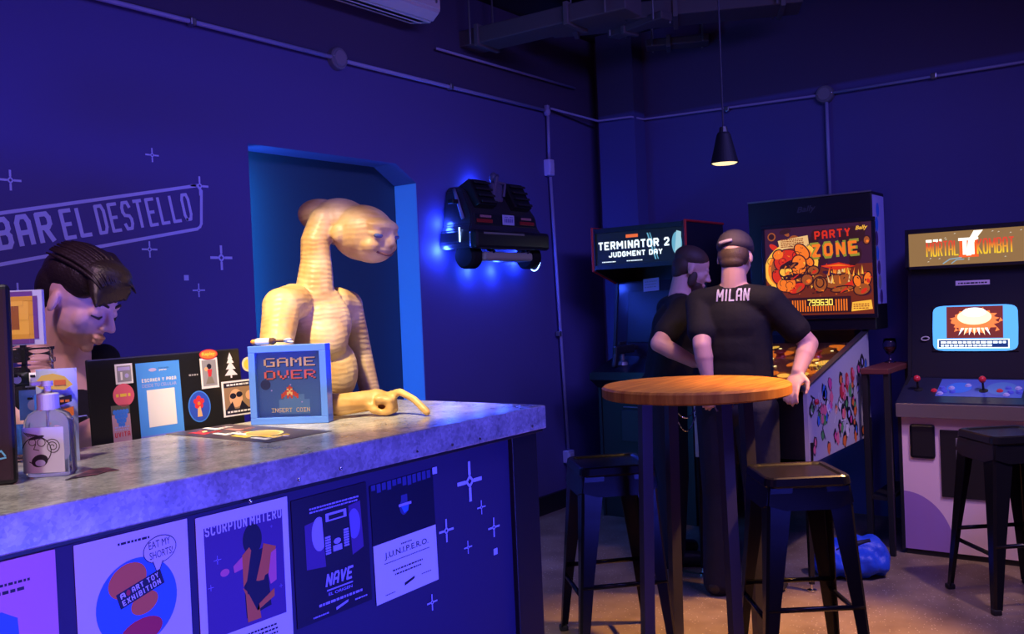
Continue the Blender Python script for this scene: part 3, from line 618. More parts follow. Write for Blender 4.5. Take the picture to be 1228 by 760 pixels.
A.rect(w2*.20,h2*.19,w2*.84,h2*.655,WHITE,1); A.rect(0,0,w2,h2*.09,mat('payment_band',(.17,.22,.85),.4),1); A.scribble(w2*.4,h2*.03,w2*.5,h2*.02,mat('payment_dark',(.03,.10,.45),.4),2); stick(A,'blue payment sheet reading ESCANEA Y PAGA')
A = sticker([(226,446),(238,452)], GREYP, backing=False); A.scribble(0,A.h*.3,A.w,A.h*.3,GREYP,1); A.nm = 'maker_mark'; stick(A)
A = sticker([(238,419.5),(261,430)], RED, backing=False); A.disc(A.w/2,A.h/2,A.w/2,RED,1,ry=A.h/2); A.disc(A.w/2,A.h/2,A.w*.45,ORANGE,2,ry=A.h*.4); A.text('Replay',A.w*.14,A.h*.3,A.w*.72,A.h*.42,YEL,3,.03); stick(A,'red and yellow capsule sticker', .0009)
A = sticker([(239,430),(263,464)], WHITE); A.rect(A.w*.1,A.h*.08,A.w*.9,A.h*.93,GREYP,1); A.disc(A.w*.5,A.h*.72,A.w*.13,INK,2); A.poly([(A.w*.38,A.h*.62),(A.w*.66,A.h*.62),(A.w*.58,A.h*.38),(A.w*.42,A.h*.38)],RED,2); A.disc(A.w*.32,A.h*.64,A.w*.1,SKIN_P,2); A.poly([(A.w*.4,A.h*.38),(A.w*.62,A.h*.38),(A.w*.75,A.h*.15),(A.w*.25,A.h*.15)],mat('print_moss',(.22,.2,.18),.5),2); stick(A,'white bordered photo sticker')
A = sticker([(267,423),(285,452)], WHITE, backing=False); w2,h2 = A.w,A.h
for b_,tp,hw in ((.10,.42,.5),(.34,.66,.38),(.58,.86,.28),(.74,1.0,.19)): A.poly([(w2*(.5-hw),h2*b_),(w2*(.5+hw),h2*b_),(w2*.5,h2*tp)],WHITE,1)
A.rect(w2*.44,0,w2*.56,h2*.12,WHITE,1); stick(A,'white pine tree sticker')
A = sticker([(289,427),(305,446)], YEL, backing=False); A.disc(A.w/2,A.h/2,A.w/2,mat('sticker_ivory',(.75,.7,.5),.4),1); A.disc(A.w/2,A.h/2,A.w*.34,YEL,2); stick(A,'round yellow sticker')
A = sticker([(224,470),(254,504)], PBLUE, backing=False); A.disc(A.w/2,A.h/2,A.w/2,PBLUE,1,ry=A.h/2); A.disc(A.w/2,A.h/2,A.w*.45,mat('sticker_royal',(.03,.08,.6),.4),2,ry=A.h*.46)
for k in range(5): A.disc(A.w*(.48+.15*math.cos(k*1.256+.3)),A.h*(.63+.13*math.sin(k*1.256+.3)),A.w*.10,RED,3)
A.disc(A.w*.48,A.h*.6,A.w*.07,ORANGE,4); A.poly([(A.w*.42,A.h*.5),(A.w*.54,A.h*.5),(A.w*.6,A.h*.18),(A.w*.38,A.h*.18)],SKIN_P,3); stick(A,'round blue sticker with a red flower')
A = sticker([(265,458),(306,495)], WHITE); A.rect(A.w*.06,A.h*.05,A.w,A.h*.95,mat('card_brown',(.32,.2,.12),.4),1); A.rect(A.w*.06,A.h*.82,A.w,A.h*.95,INK,2); A.rect(A.w*.06,A.h*.05,A.w,A.h*.2,INK,2)
A.scribble(A.w*.15,A.h*.86,A.w*.7,A.h*.05,WHITE,3); A.scribble(A.w*.12,A.h*.10,A.w*.8,A.h*.05,WHITE,3); A.disc(A.w*.42,A.h*.5,A.w*.21,SKIN_P,2,ry=A.h*.26); A.disc(A.w*.33,A.h*.57,A.w*.1,INK,3,ry=A.h*.08); A.disc(A.w*.53,A.h*.6,A.w*.1,INK,3,ry=A.h*.08); A.poly([(A.w*.1,A.h*.2),(A.w*.3,A.h*.42),(A.w*.36,A.h*.2)],INK,3); A.poly([(A.w*.5,A.h*.2),(A.w*.6,A.h*.42),(A.w*.8,A.h*.2)],INK,3); A.disc(A.w*.85,A.h*.55,A.w*.12,SKIN_P,2); stick(A,'card sticker with a man in dark glasses')

# black tablet terminal at the frame edge
tb = onz(20,581,BZ); t = thing('payment_tablet', 'black upright tablet terminal seen from behind at the counter edge', 'tablet', mframe((tb.x,tb.y,CT),(.74,-.67,0),(-.01,.03,1)))
HT = (dep(20,340,(tb-CAMP).dot(FW)).z - BZ)
bm = bmesh.new(); box(bm, (-.12,HT/2,-.010), (.24,HT,.02), .009, seg=3); link('housing', bm, mat('tablet_shell',(.008,.009,.014),.4), t)
bm = bmesh.new(); box(bm, (-.12,.02,.0), (.10,.04,.12), .004); link('foot', bm, BLACK, t)
A = Art(.03,.03,PBLUE,backing=False,dz=.0006)
A.line([(-.005,.0),(.000,.009),(.006,.013),(.012,.004)],.003,mat('logo_cyan',(.15,.6,.95),.4),1); A.line([(-.004,-.002),(.013,.001)],.003,mat('logo_cyan',(.15,.6,.95),.4),1); A.build('logo', t, Matrix.Translation((-.028,.047,.0004)))

# sanitizer bottle
bc = onz(62,569,BZ); t = thing('sanitizer_bottle', 'clear pump bottle with a doodled label on the zinc counter', 'bottle', mframe((bc.x,bc.y,CT),(.62,-.78,0),(.78,.62,0)))
sx,sy = .044,.026
def ovalb(prof, n=36):
    b = bmesh.new(); rings = []
    for f_,z in prof:
        rings.append([b.verts.new((math.copysign(abs(math.cos(a))**.7,math.cos(a))*sx*f_, math.copysign(abs(math.sin(a))**.8,math.sin(a))*(sy if f_>.45 else sx)*f_, z)) for a in [2*PI*k/n for k in range(n)]])
    for a_,b_ in zip(rings,rings[1:]):
        for k in range(n): b.faces.new((a_[k],a_[(k+1)%n],b_[(k+1)%n],b_[k]))
    b.faces.new(rings[0][::-1]); b.faces.new(rings[-1]); return b
bm = ovalb([(.92,0),(1,.006),(1,.090),(.96,.100),(.80,.112),(.5,.120),(.36,.124),(.36,.128)])
link('bottle_body', bm, mat('clear_plastic',(.86,.88,1),.06,trans=.92,ior=1.25), t, smooth=True)
bm = bmesh.new(); lathe(bm, [(0,.120),(.019,.120),(.019,.148),(.016,.150),(.006,.150),(.006,.162),(.010,.163),(.010,.172),(0,.172)], n=24); box(bm, (-.012,0,.168), (.034,.011,.008), .003); link('pump', bm, mat('white_plastic_cap',(.72,.72,.78),.35), t)
bm = bmesh.new(); tube(bm, [(0,0,.01),(0,0,.12)], .003, 8); link('dip_tube', bm, mat('white_plastic_cap',(.72,.72,.78),.35), t)
A = Art(.074,.082,mat('label_paper',(.66,.67,.92),.5),thick=.0006,dz=.00025)
def arc(cx,cy,r0,r1,a0,a1,n=22): return [(cx+(r0+(r1-r0)*k/n)*math.cos(a0+(a1-a0)*k/n), cy+(r0+(r1-r0)*k/n)*math.sin(a0+(a1-a0)*k/n)) for k in range(n+1)]
A.line(arc(.054,.047,.002,.014,0,15,40),.0013,INK,1)
A.line(arc(.026,.040,.024,.026,-2.2,2.9),.0016,INK,1); A.disc(.030,.022,.015,INK,2,ry=.011,rot=.3); A.disc(.031,.018,.009,PLAV,3,ry=.006)
for k in range(6): A.line([(.004+.004*k,.074-.001*k),(.012+.004*k,.066)],.0015,INK,1)
A.line(arc(.018,.056,.006,.006,0,6.3),.0013,INK,1); A.line(arc(.034,.055,.007,.007,0,6.3),.0013,INK,1); A.line([(.024,.052),(.020,.043),(.029,.041)],.0014,INK,1); A.disc(.026,.064,.014,INK,1,ry=.003,rot=.2)
A.build('label', t, Matrix(((1,0,0,-.037),(0,0,-1,-sy-.0012),(0,1,0,.008),(0,0,0,1))))

# glass jar with packets, and the snack bag beside it
jc = dep(40,540,1.92); JX,JY = jc.x,jc.y
t = thing('glass_jar', 'clear glass jar filled with bright packets behind the sanitizer bottle', 'jar', Vector((JX,JY,CT)))
bm = bmesh.new(); lathe(bm, [(0,0),(.048,0),(.054,.006),(.054,.165),(.046,.185),(.046,.196),(.050,.198),(.050,.206),(.046,.208),(.046,.222),(.049,.224),(.049,.229),(.044,.229),(.043,.186),(.050,.163),(.050,.010),(0,.008)], n=40); link('jar_body', bm, mat('jar_glass',(.97,.98,1),.02,trans=1,ior=1.13), t, smooth=True)
pk = [((-.018,-.020,.012),.046,.062,PBLUE,'bright blue packet at the bottom of the glass jar'),((.012,-.022,.016),.030,.058,ORANGE,'orange packet at the bottom of the glass jar'),((.0,-.016,.080),.058,.062,mat('packet_azure',(.10,.22,.75),.3),'azure packet midway up the glass jar'),((-.020,.006,.150),.040,.028,mat('packet_black',(.02,.03,.03),.3),'black packet on top inside the glass jar'),((.014,.004,.146),.040,.030,WHITE,'white packet on top inside the glass jar')]
for (dx,dy,dz_),pw,ph,m_,lb in pk:
    p = thing('snack_packet', lb, 'packet', mframe((JX+dx,JY+dy,CT+dz_),(.80,-.6,0),(0,.05,1)), 'packets inside the jar')
    bm = bmesh.new(); n_ = 8
    for sgn in (1,-1):
        g = [[bm.verts.new((pw*(i/n_-.5), ph*j/n_, sgn*.010*(math.sin(PI*i/n_)*math.sin(PI*j/n_))**.6+random.uniform(-1,1)*.0007)) for i in range(n_+1)] for j in range(n_+1)]
        for j in range(n_):
            for i in range(n_):
                f = (g[j][i],g[j][i+1],g[j+1][i+1],g[j+1][i]); bm.faces.new(f if sgn>0 else f[::-1])
    link('wrapper', bm, m_, p, smooth=True)
    A = Art(pw*.6,ph*.6,m_,backing=False); A.disc(pw*.3,ph*.3,pw*.2,PLAV if m_ is not ORANGE else YEL,1); A.scribble(pw*.1,ph*.48,pw*.4,.005,INK,2); A.build('print', p, Matrix.Translation((-pw*.3,ph*.2,.0108)))
sb = dep(70,530,1.86)
t = thing('snack_bag', 'colourful crumpled snack bag propped between jar and bottle', 'snack bag', mframe((sb.x,sb.y,CT),(.70,-.7,0),(.0,.06,1)))
WS,HS = .078,.186; bm = bmesh.new(); n_ = 14; front = []
for sgn in (1,-1):
    g = [[bm.verts.new((WS*(i/n_-.5), HS*j/n_, sgn*.017*(math.sin(PI*i/n_)**.6*math.sin(PI*min(j/n_*1.04,1))**.6)+.0015*math.sin(i*2.1+j*1.3))) for i in range(n_+1)] for j in range(n_+1)]
    for j in range(n_):
        for i in range(n_):
            f = (g[j][i],g[j][i+1],g[j+1][i+1],g[j+1][i]); bm.faces.new(f if sgn>0 else f[::-1])
link('bag_body', bm, mat('bag_foil',(.45,.52,.85),.25), t, smooth=True)
A = Art(WS*.94,HS*.9,WHITE,backing=False,dz=.0005); w2,h2 = A.w,A.h
A.poly([(0,h2*.88),(w2*.2,h2*.98),(w2*.5,h2*1.0),(w2*.8,h2*.96),(w2,h2*.86),(w2*.8,h2*.80),(w2*.2,h2*.82)],YEL,1)
A.scribble(w2*.12,h2*.86,w2*.74,h2*.06,ORANGE,3); A.poly([(0,h2*.5),(w2*.5,h2*.62),(w2*.5,h2*.78),(0,h2*.76)],PBLUE,1); A.poly([(w2*.5,h2*.6),(w2*.96,h2*.66),(w2*.96,h2*.74),(w2*.5,h2*.70)],INK,2)
A.scribble(w2*.55,h2*.655,w2*.36,h2*.03,ORANGE,3); A.poly([(w2*.4,h2*.36),(w2,h2*.5),(w2,h2*.60),(w2*.45,h2*.54)],ORANGE,1); A.text('DE',w2*.62,h2*.40,w2*.32,h2*.09,INK,3,.04,.25); A.poly([(0,h2*.1),(w2*.6,0),(w2*.7,h2*.3),(0,h2*.42)],PLAV,1)
A.build('print', t, Matrix.Translation((-w2/2,HS*.05,.0185)))
# pixel coin plaque
pc_ = dep(22,414,2.06)
t = thing('coin_plaque', 'orange pixel coin plaque on a slim stand behind the jar', 'ornament', mframe((pc_.x,pc_.y,.9505),(.6,-.8,0),(0,0,1)))
hs = pc_.z-.9505; px_ = .0105
bm = bmesh.new(); box(bm, (0,hs/2,-.02), (.012,hs,.01), .002); box(bm, (0,.003,-.02), (.06,.006,.05), .002); link('stand', bm, BLACK, t)
rows = ["00wwwwww0","0wggggggw","wgooooogw","wgobboogw","wgobboogw","wgobboogw","wgobboogw","wgobboogw","wgooooogw","0wggggggw","00wwwwww0"]
A = Art(px_*9+.02,px_*11+.006,mat('plaque_base',(.55,.55,.65),.5),thick=.01,dz=.001)
A.pixels(rows, .01, px_*11+.003, px_, {'w':mat('plaque_violet',(.16,.06,.22),.5),'g':mat('plaque_gold',(.75,.38,.04),.5),'o':mat('plaque_amber',(.9,.50,.06),.5),'b':mat('plaque_brown',(.35,.12,.03),.5)}, 1)
A.build('pixel_panel', t, Matrix.Translation((-(px_*9+.02)/2,hs,0)))
#@@PART2
# ================================================================== STATUE (plain long-necked creature figure behind the counter)
TAN = statue_mat()
t = thing('creature_statue', 'tan long-necked creature statue resting its hand on the zinc counter', 'statue', Vector((1.80,2.13,0)))
SM = Matrix.Translation((-1.80,-2.13,0))
bm = bmesh.new()
S = lambda x,y,Y: ony(x,y,Y)
def ro(d): x,y,z = frame_of(d); return Matrix(((x.x,y.x,z.x),(x.y,y.y,z.y),(x.z,y.z,z.z)))
BYY = 2.13
hip = S(392,520,BYY); belly = S(392,445,BYY); chest = S(384,388,BYY); npos = S(378,345,BYY)
ell(bm, hip, (.105,.085,.13)); ell(bm, belly, (.100,.088,.11)); ell(bm, chest, (.100,.088,.105)); ell(bm, S(388,405,BYY-.03),(.078,.070,.085))
ell(bm, S(380,360,BYY), (.085,.062,.045))
limb(bm, [S(377,358,BYY), S(379,318,BYY), S(378,290,BYY), S(388,268,BYY)], [.064,.048,.044,.050])
# head: smooth egg with a long back
hc = S(418,276,BYY-.03)
hx = (RV*.92 - FW*.38).normalized(); hz = Vector((0,0,1)); hz = (hz - hx*hz.dot(hx)).normalized(); hy = hz.cross(hx)
tl = Matrix.Rotation(math.radians(11), 3, hy)
HR = tl @ Matrix(((hx.x,hy.x,hz.x),(hx.y,hy.y,hz.y),(hx.z,hy.z,hz.z)))
H = lambda a,b,c: hc + HR @ Vector((a,b,c))      # a towards the face, b away to its left, c up
ell(bm, H(-.100,0,.028), (.078,.076,.054), HR); ell(bm, H(-.030,0,.020), (.095,.090,.074), HR); ell(bm, H(.052,0,.000), (.098,.096,.086), HR); ell(bm, H(.085,0,-.035), (.070,.074,.052), HR)
ell(bm, H(.110,0,.030), (.046,.076,.026), HR); capsule(bm, H(.146,0,.012), H(.152,0,-.012), .012, .017)
for s_ in (-1,1):
    ell(bm, H(.110,s_*.052,-.028), (.034,.028,.026), HR); ell(bm, H(.118,s_*.048,.006), (.028,.026,.017), HR); ell(bm, H(.020,s_*.090,-.010), (.022,.012,.026), HR)
# arms
sL = S(338,368,2.08); eL = S(334,474,1.955); wL = S(405,484,1.80); hL = S(446,484,1.752)
limb(bm, [S(352,362,2.11), sL, S(331,415,2.02), eL], [.055,.056,.046,.036]); 
eL.z = max(eL.z, BZ+.040); wL.z = BZ+.034; limb(bm, [eL, wL], [.036,.030]); hL.z = BZ+.040; limb(bm, [wL, hL], [.030,.028])
sR = S(417,366,2.17); limb(bm, [S(404,362,2.15), sR, S(432,420,2.20), S(446,480,2.20), S(452,520,2.22)], [.048,.048,.037,.034,.034])
# hand: palm, long index pointing, curled fingers, thumb
pd = (S(512,494,1.64)-hL); pd.z = 0; pd.normalize(); sd = Vector((-pd.y,pd.x,0))
pk_ = hL + pd*.030 + Vector((0,0,.004)); ell(bm, hL+pd*.012, (.036,.030,.022), ro(sd))
def finger(pts, r): limb(bm, pts, r)
tip = onz(512,494,BZ+.010); a0 = pk_ + sd*.014
finger([a0, a0.lerp(tip,.40)+Vector((0,0,.030)), a0.lerp(tip,.72)+Vector((0,0,.022)), tip], [.0125,.0105,.010,.0105])
for k,off in enumerate((-.006,-.022,-.036)):
    b0 = pk_ + sd*off - pd*.004*k; c0 = b0+pd*.026+Vector((0,0,-.004)); d0 = c0+pd*.004; d0.z = BZ+.014; e0 = d0-pd*.016; e0.z = BZ+.010
    finger([b0,c0,d0,e0],[.012,.0115,.0105,.010])
tb0 = hL - sd*.020 - pd*.012; tb1 = tb0 - sd*.012 + pd*.018; tb1.z = BZ+.018; tb2 = tb1 + pd*.020; tb2.z = BZ+.011; finger([tb0,tb1,tb2],[.013,.011,.010])
bm = fuse(bm, .0045, 8, .5)
bm.transform(SM); body = link('statue_body', bm, TAN, t, smooth=True)
EYE = mat('statue_eye',(.10,.14,.25),.12)
for s_ in (-1,1):
    bm = bmesh.new(); ell(bm, H(.135,s_*.049,.003), (.0115,.021,.0085), HR); bm.transform(SM); link('eye', bm, EYE, t, smooth=True)
bm = bmesh.new(); limb(bm, [H(.138,-.044,-.046),H(.151,-.016,-.052),H(.152,.012,-.052),H(.140,.044,-.046)], [.0035]*4); bm.transform(SM); link('mouth', bm, mat('statue_mouth',(.22,.09,.05),.5), t)
bm = bmesh.new(); box(bm, (-.0,0,.46), (.16,.14,.92), .01); bm.transform(Matrix.Translation((0,0,0))); link('pedestal', bm, BLACK, t)
q = hip; 

# ================================================================== PEOPLE
def head_prims(bm, M, neck_r=.052, beard=False, ears=True):
    T = M; R3 = M.to_3x3()
    def E(c, r, rot=None): ell(bm, T @ Vector(c), r, R3 if rot is None else R3 @ rot, 20)
    E((0,-.012,.030),(.074,.094,.086)); E((0,.020,-.028),(.062,.066,.078)); E((0,.032,-.072),(.041,.044,.034)); E((0,.064,-.093),(.017,.015,.015))
    E((0,.074,.020),(.046,.014,.011)); 
    capsule(bm, T @ Vector((0,.082,.014)), T @ Vector((0,.108,-.026)), .0075, .0115)
    for s_ in (-1,1):
        E((s_*.011,.096,-.031),(.009,.011,.008)); E((s_*.035,.046,-.026),(.027,.026,.030)); E((s_*.031,.070,-.001),(.017,.014,.012))
        if ears: E((s_*.076,-.014,-.012),(.008,.016,.027), Euler((0,0,s_*-.35)).to_matrix())
    E((0,.088,-.058),(.021,.010,.0065)); E((0,.086,-.070),(.017,.010,.007))
def hand_prims(bm, wrist, fwd, side, up, scale=1.0, curl=.5, thumb=1):
    f = Vector(fwd).normalized(); s_ = Vector(side).normalized(); u = Vector(up).normalized(); k = scale
    R3 = Matrix(((s_.x,f.x,u.x),(s_.y,f.y,u.y),(s_.z,f.z,u.z)))
    ell(bm, wrist+f*.048*k, (.041*k,.052*k,.017*k), R3)
    for i,(off,L) in enumerate(((-.030,.066),(-.010,.078),(.011,.072),(.030,.058))):
        p = wrist + f*.088*k + s_*off*k; a = curl*.5; pts = [wrist+f*.060*k+s_*off*.85*k, p]; ang_ = 0
        for j,fr in enumerate((.45,.32,.23)):
            ang_ += curl*(.55 if j==0 else .8); p = p + (f*math.cos(ang_) - u*math.sin(ang_))*L*fr*k; pts.append(p)
        limb(bm, pts, [.0095*k,.0092*k,.0085*k,.008*k,.007*k])
    b0 = wrist + f*.022*k - s_*thumb*.030*k; b1 = b0 + (f*.6 - s_*thumb*.75 - u*.25)*.036*k; b2 = b1 + (f*.95 - s_*thumb*.15 - u*.3)*.032*k; b3 = b2 + (f*.9 + s_*thumb*.15 - u*.3)*.022*k
    limb(bm, [b0,b1,b2,b3], [.013*k,.0105*k,.0095*k,.008*k])
SKIN = mat('skin', (.80,.50,.38), .5); SKIN2 = mat('skin_ruddy', (.66,.40,.34), .5)
HAIR = mat('dark_hair', (.020,.013,.010), .42, bump=(140,.4,.004)); HAIRB = mat('brown_hair', (.06,.035,.025), .6, bump=(160,.4,.003))
TEE = mat('black_cotton', (.005,.005,.008), .85, bump=(9,.25,.03)); JEAN = mat('dark_denim', (.010,.011,.030), .85, bump=(14,.3,.02)); SHOE = mat('shoe_black', (.02,.02,.026), .5)

# --- bartender: stands behind the laptop, facing the counter, head bowed and turned to her left
hd = 2.40; hcn = dep(97,361,hd)
def rotm(yaw,pitch,roll): return (Matrix.Rotation(yaw,4,'Z') @ Matrix.Rotation(-pitch,4,'X') @ Matrix.Rotation(roll,4,'Y'))
HB_ = Matrix.Translation(hcn) @ rotm(math.radians(-68-90), math.radians(27), math.radians(-4)) @ Matrix.Scale(1.05,4)
root = Vector((hcn.x-.03, hcn.y+.14, 0))
t = thing('person', 'person with short dark hair in black tank top looking down behind the laptop', 'person', root)
TM = Matrix.Translation(-root)
neck = root + Vector((.0,-.045,hcn.z-.125))
hipb = root + Vector((0,.03,.86))
bm = bmesh.new(); head_prims(bm, HB_)
capsule(bm, HB_ @ Vector((0,-.030,-.045)), neck+Vector((0,0,.0)), .053, .060)
capsule(bm, neck+Vector((0,.005,.01)), neck+Vector((0,.01,-.05)), .060, .080)
shz = neck.z-.055; shl = root+Vector((-.180,-.01,shz-.02)); shr = root+Vector((.180,-.01,shz-.02))
limb(bm, [shl+Vector((.02,0,.01)), neck+Vector((-.03,.01,-.025))], [.054,.060]); limb(bm, [shr+Vector((-.02,0,.01)), neck+Vector((.03,.01,-.025))], [.054,.060])
ell(bm, neck+Vector((0,.01,-.15)), (.150,.095,.140)); ell(bm, neck+Vector((0,.02,-.34)), (.125,.088,.18)); ell(bm, hipb, (.155,.11,.16))
for s_ in (-1,1): ell(bm, neck+Vector((s_*.07,-.070,-.22)), (.062,.05,.06))
def arm(bm, sh, el, wr, r=(.048,.040,.036,.026)): limb(bm, [sh, sh.lerp(el,.5), el], [r[0],r[1],r[2]]); limb(bm, [el, el.lerp(wr,.35), wr], [r[2],r[2]*1.02,r[3]])
elL = dep(70,556,2.27); elL = Vector((shl.x-.02,shl.y-.03,1.075)); wrL = Vector((shl.x+.19,2.15,1.045)); 
elL = ony(58,548,2.28); wrL = ony(142,497,2.14)
arm(bm, shl, elL, wrL); hand_prims(bm, wrL, (.9,.05,-.25), (.35,.9,.1), (.3,.05,.95), .95, .5, -1)
elR = shr+Vector((.05,-.02,-.30)); wrR = elR+Vector((-.15,-.08,.13)); arm(bm, shr, elR, wrR); hand_prims(bm, wrR, (-.95,-.2,.1), (-.2,.95,0), (0,-.1,1), .95, .5, -1)
for s_ in (-1,1):
    lx = s_*.085; limb(bm, [hipb+Vector((lx,0,-.05)), root+Vector((lx,.02,.47)), root+Vector((lx,.05,.09))], [.088,.058,.040]); capsule(bm, root+Vector((lx,.06,.040)), root+Vector((lx*1.1,-.11,.030)), .038, .030)
bm = fuse(bm, .0042, 3, .5); bm.transform(TM); link('body', bm, SKIN, t, smooth=True)
# tank top
bm = bmesh.new(); ell(bm, neck+Vector((0,.006,-.205)), (.168,.117,.150)); ell(bm, neck+Vector((0,.02,-.36)), (.140,.102,.19)); ell(bm, hipb+Vector((0,0,.06)), (.165,.120,.11))
for s_ in (-1,1):
    ell(bm, neck+Vector((s_*.07,-.076,-.225)), (.068,.055,.066))
    limb(bm, [neck+Vector((s_*.115,-.070,-.14)), neck+Vector((s_*.125,-.02,-.035)), neck+Vector((s_*.12,.05,-.045)), neck+Vector((s_*.10,.09,-.15))], [.040,.046,.046,.04])
bm = fuse(bm, .007, 4); bm.transform(TM); top_ = link('tank_top', bm, TEE, t, smooth=True)
bm = bmesh.new(); zz = dep(96,503,2.16)
tube(bm, [Vector((p.x,neck.y-.118,p.z)) for p in (ony(86,500,neck.y-.1),ony(99,498,neck.y-.1),ony(104,505,neck.y-.1),ony(124,503,neck.y-.1))], .003, 8); bm.transform(TM); link('printed_line', bm, GREYM, top_)
bm = bmesh.new()
for s_ in (-1,1):
    lx = s_*.085; limb(bm, [hipb+Vector((lx,0,-.05)), root+Vector((lx,.02,.47)), root+Vector((lx,.05,.06))], [.100,.074,.066])
ell(bm, hipb+Vector((0,0,-.02)), (.17,.125,.12)); bm = fuse(bm, .012, 4); bm.transform(TM); link('trousers', bm, JEAN, t, smooth=True)
# hair: short sides, long swept fringe
bm = bmesh.new(); Th = HB_; R3 = Th.to_3x3().normalized()
def E(c,r,rot=None): ell(bm, Th @ Vector(c), r, R3 if rot is None else R3 @ rot, 22)
E((0,-.028,.053),(.082,.100,.070)); E((0,-.062,.018),(.076,.062,.078)); E((0,-.072,-.03),(.060,.040,.05)); E((.01,.045,.090),(.072,.060,.040)); E((-.054,.008,.055),(.027,.062,.044)); E((.054,.008,.055),(.027,.062,.044))
for k in range(7):
    u = -0.045+.016*k; limb(bm, [Th @ Vector((u-.02,-.02,.108)), Th @ Vector((u+.005,.05,.103-.004*abs(k-3))), Th @ Vector((u+.030,.092,.070-.003*k)), Th @ Vector((u+.045,.112,.054-.004*k))], [.024,.023,.016,.005])
limb(bm, [Th @ Vector((-.072,.010,.03)), Th @ Vector((-.071,.018,-.006)), Th @ Vector((-.066,.022,-.03))], [.012,.008,.003])
bm = fuse(bm, .005, 9)
for k in range(46):   # locks combed forward from the crown
    a_ = random.uniform(-1.25,1.25); r_ = random.uniform(.9,1.0)
    pts = []
    for j in range(6):
        s_ = j/5; y = -.085 + .185*s_; xx = math.sin(a_)*.080*(1-.10*s_) + .022*s_*s_; zt = .055+math.cos(a_)*.074*math.sqrt(max(0,1-((y+.02)/.135)**2))
        pts.append(Th @ Vector((xx, y, zt+.004)))
    tube(bm, pts, [.002,.0055,.006,.0055,.004,.0012], 6)
bm.transform(TM); link('hair', bm, HAIR, t, smooth=True)
bm = bmesh.new()
for s_ in (-1,1): limb(bm, [Th @ Vector((s_*.014,.0855,.0225)), Th @ Vector((s_*.030,.0835,.0275)), Th @ Vector((s_*.047,.070,.022))], [.0036,.0042,.0020])
bm.transform(TM); link('eyebrows', bm, HAIR, t)
bm = bmesh.new()
for s_ in (-1,1): limb(bm, [Th @ Vector((s_*.017,.0825,-.006)), Th @ Vector((s_*.030,.0858,-.0095)), Th @ Vector((s_*.046,.0755,-.006))], [.0018,.0032,.0020])
bm.transform(TM); link('eyelashes', bm, HAIR, t)
bm = bmesh.new(); ell(bm, Th @ Vector((0,.0895,-.0585)), (.016,.0085,.0042), R3); ell(bm, Th @ Vector((0,.0875,-.0695)), (.013,.0085,.0048), R3); bm.transform(TM); link('lips', bm, mat('lips',(.62,.30,.25),.45), t, smooth=True)
bm = bmesh.new(); ell(bm, Th @ Vector((-.085,-.008,-.040)), (.0045,.0045,.0045)); bm.transform(TM); link('earring', bm, CHROME, t, smooth=True)

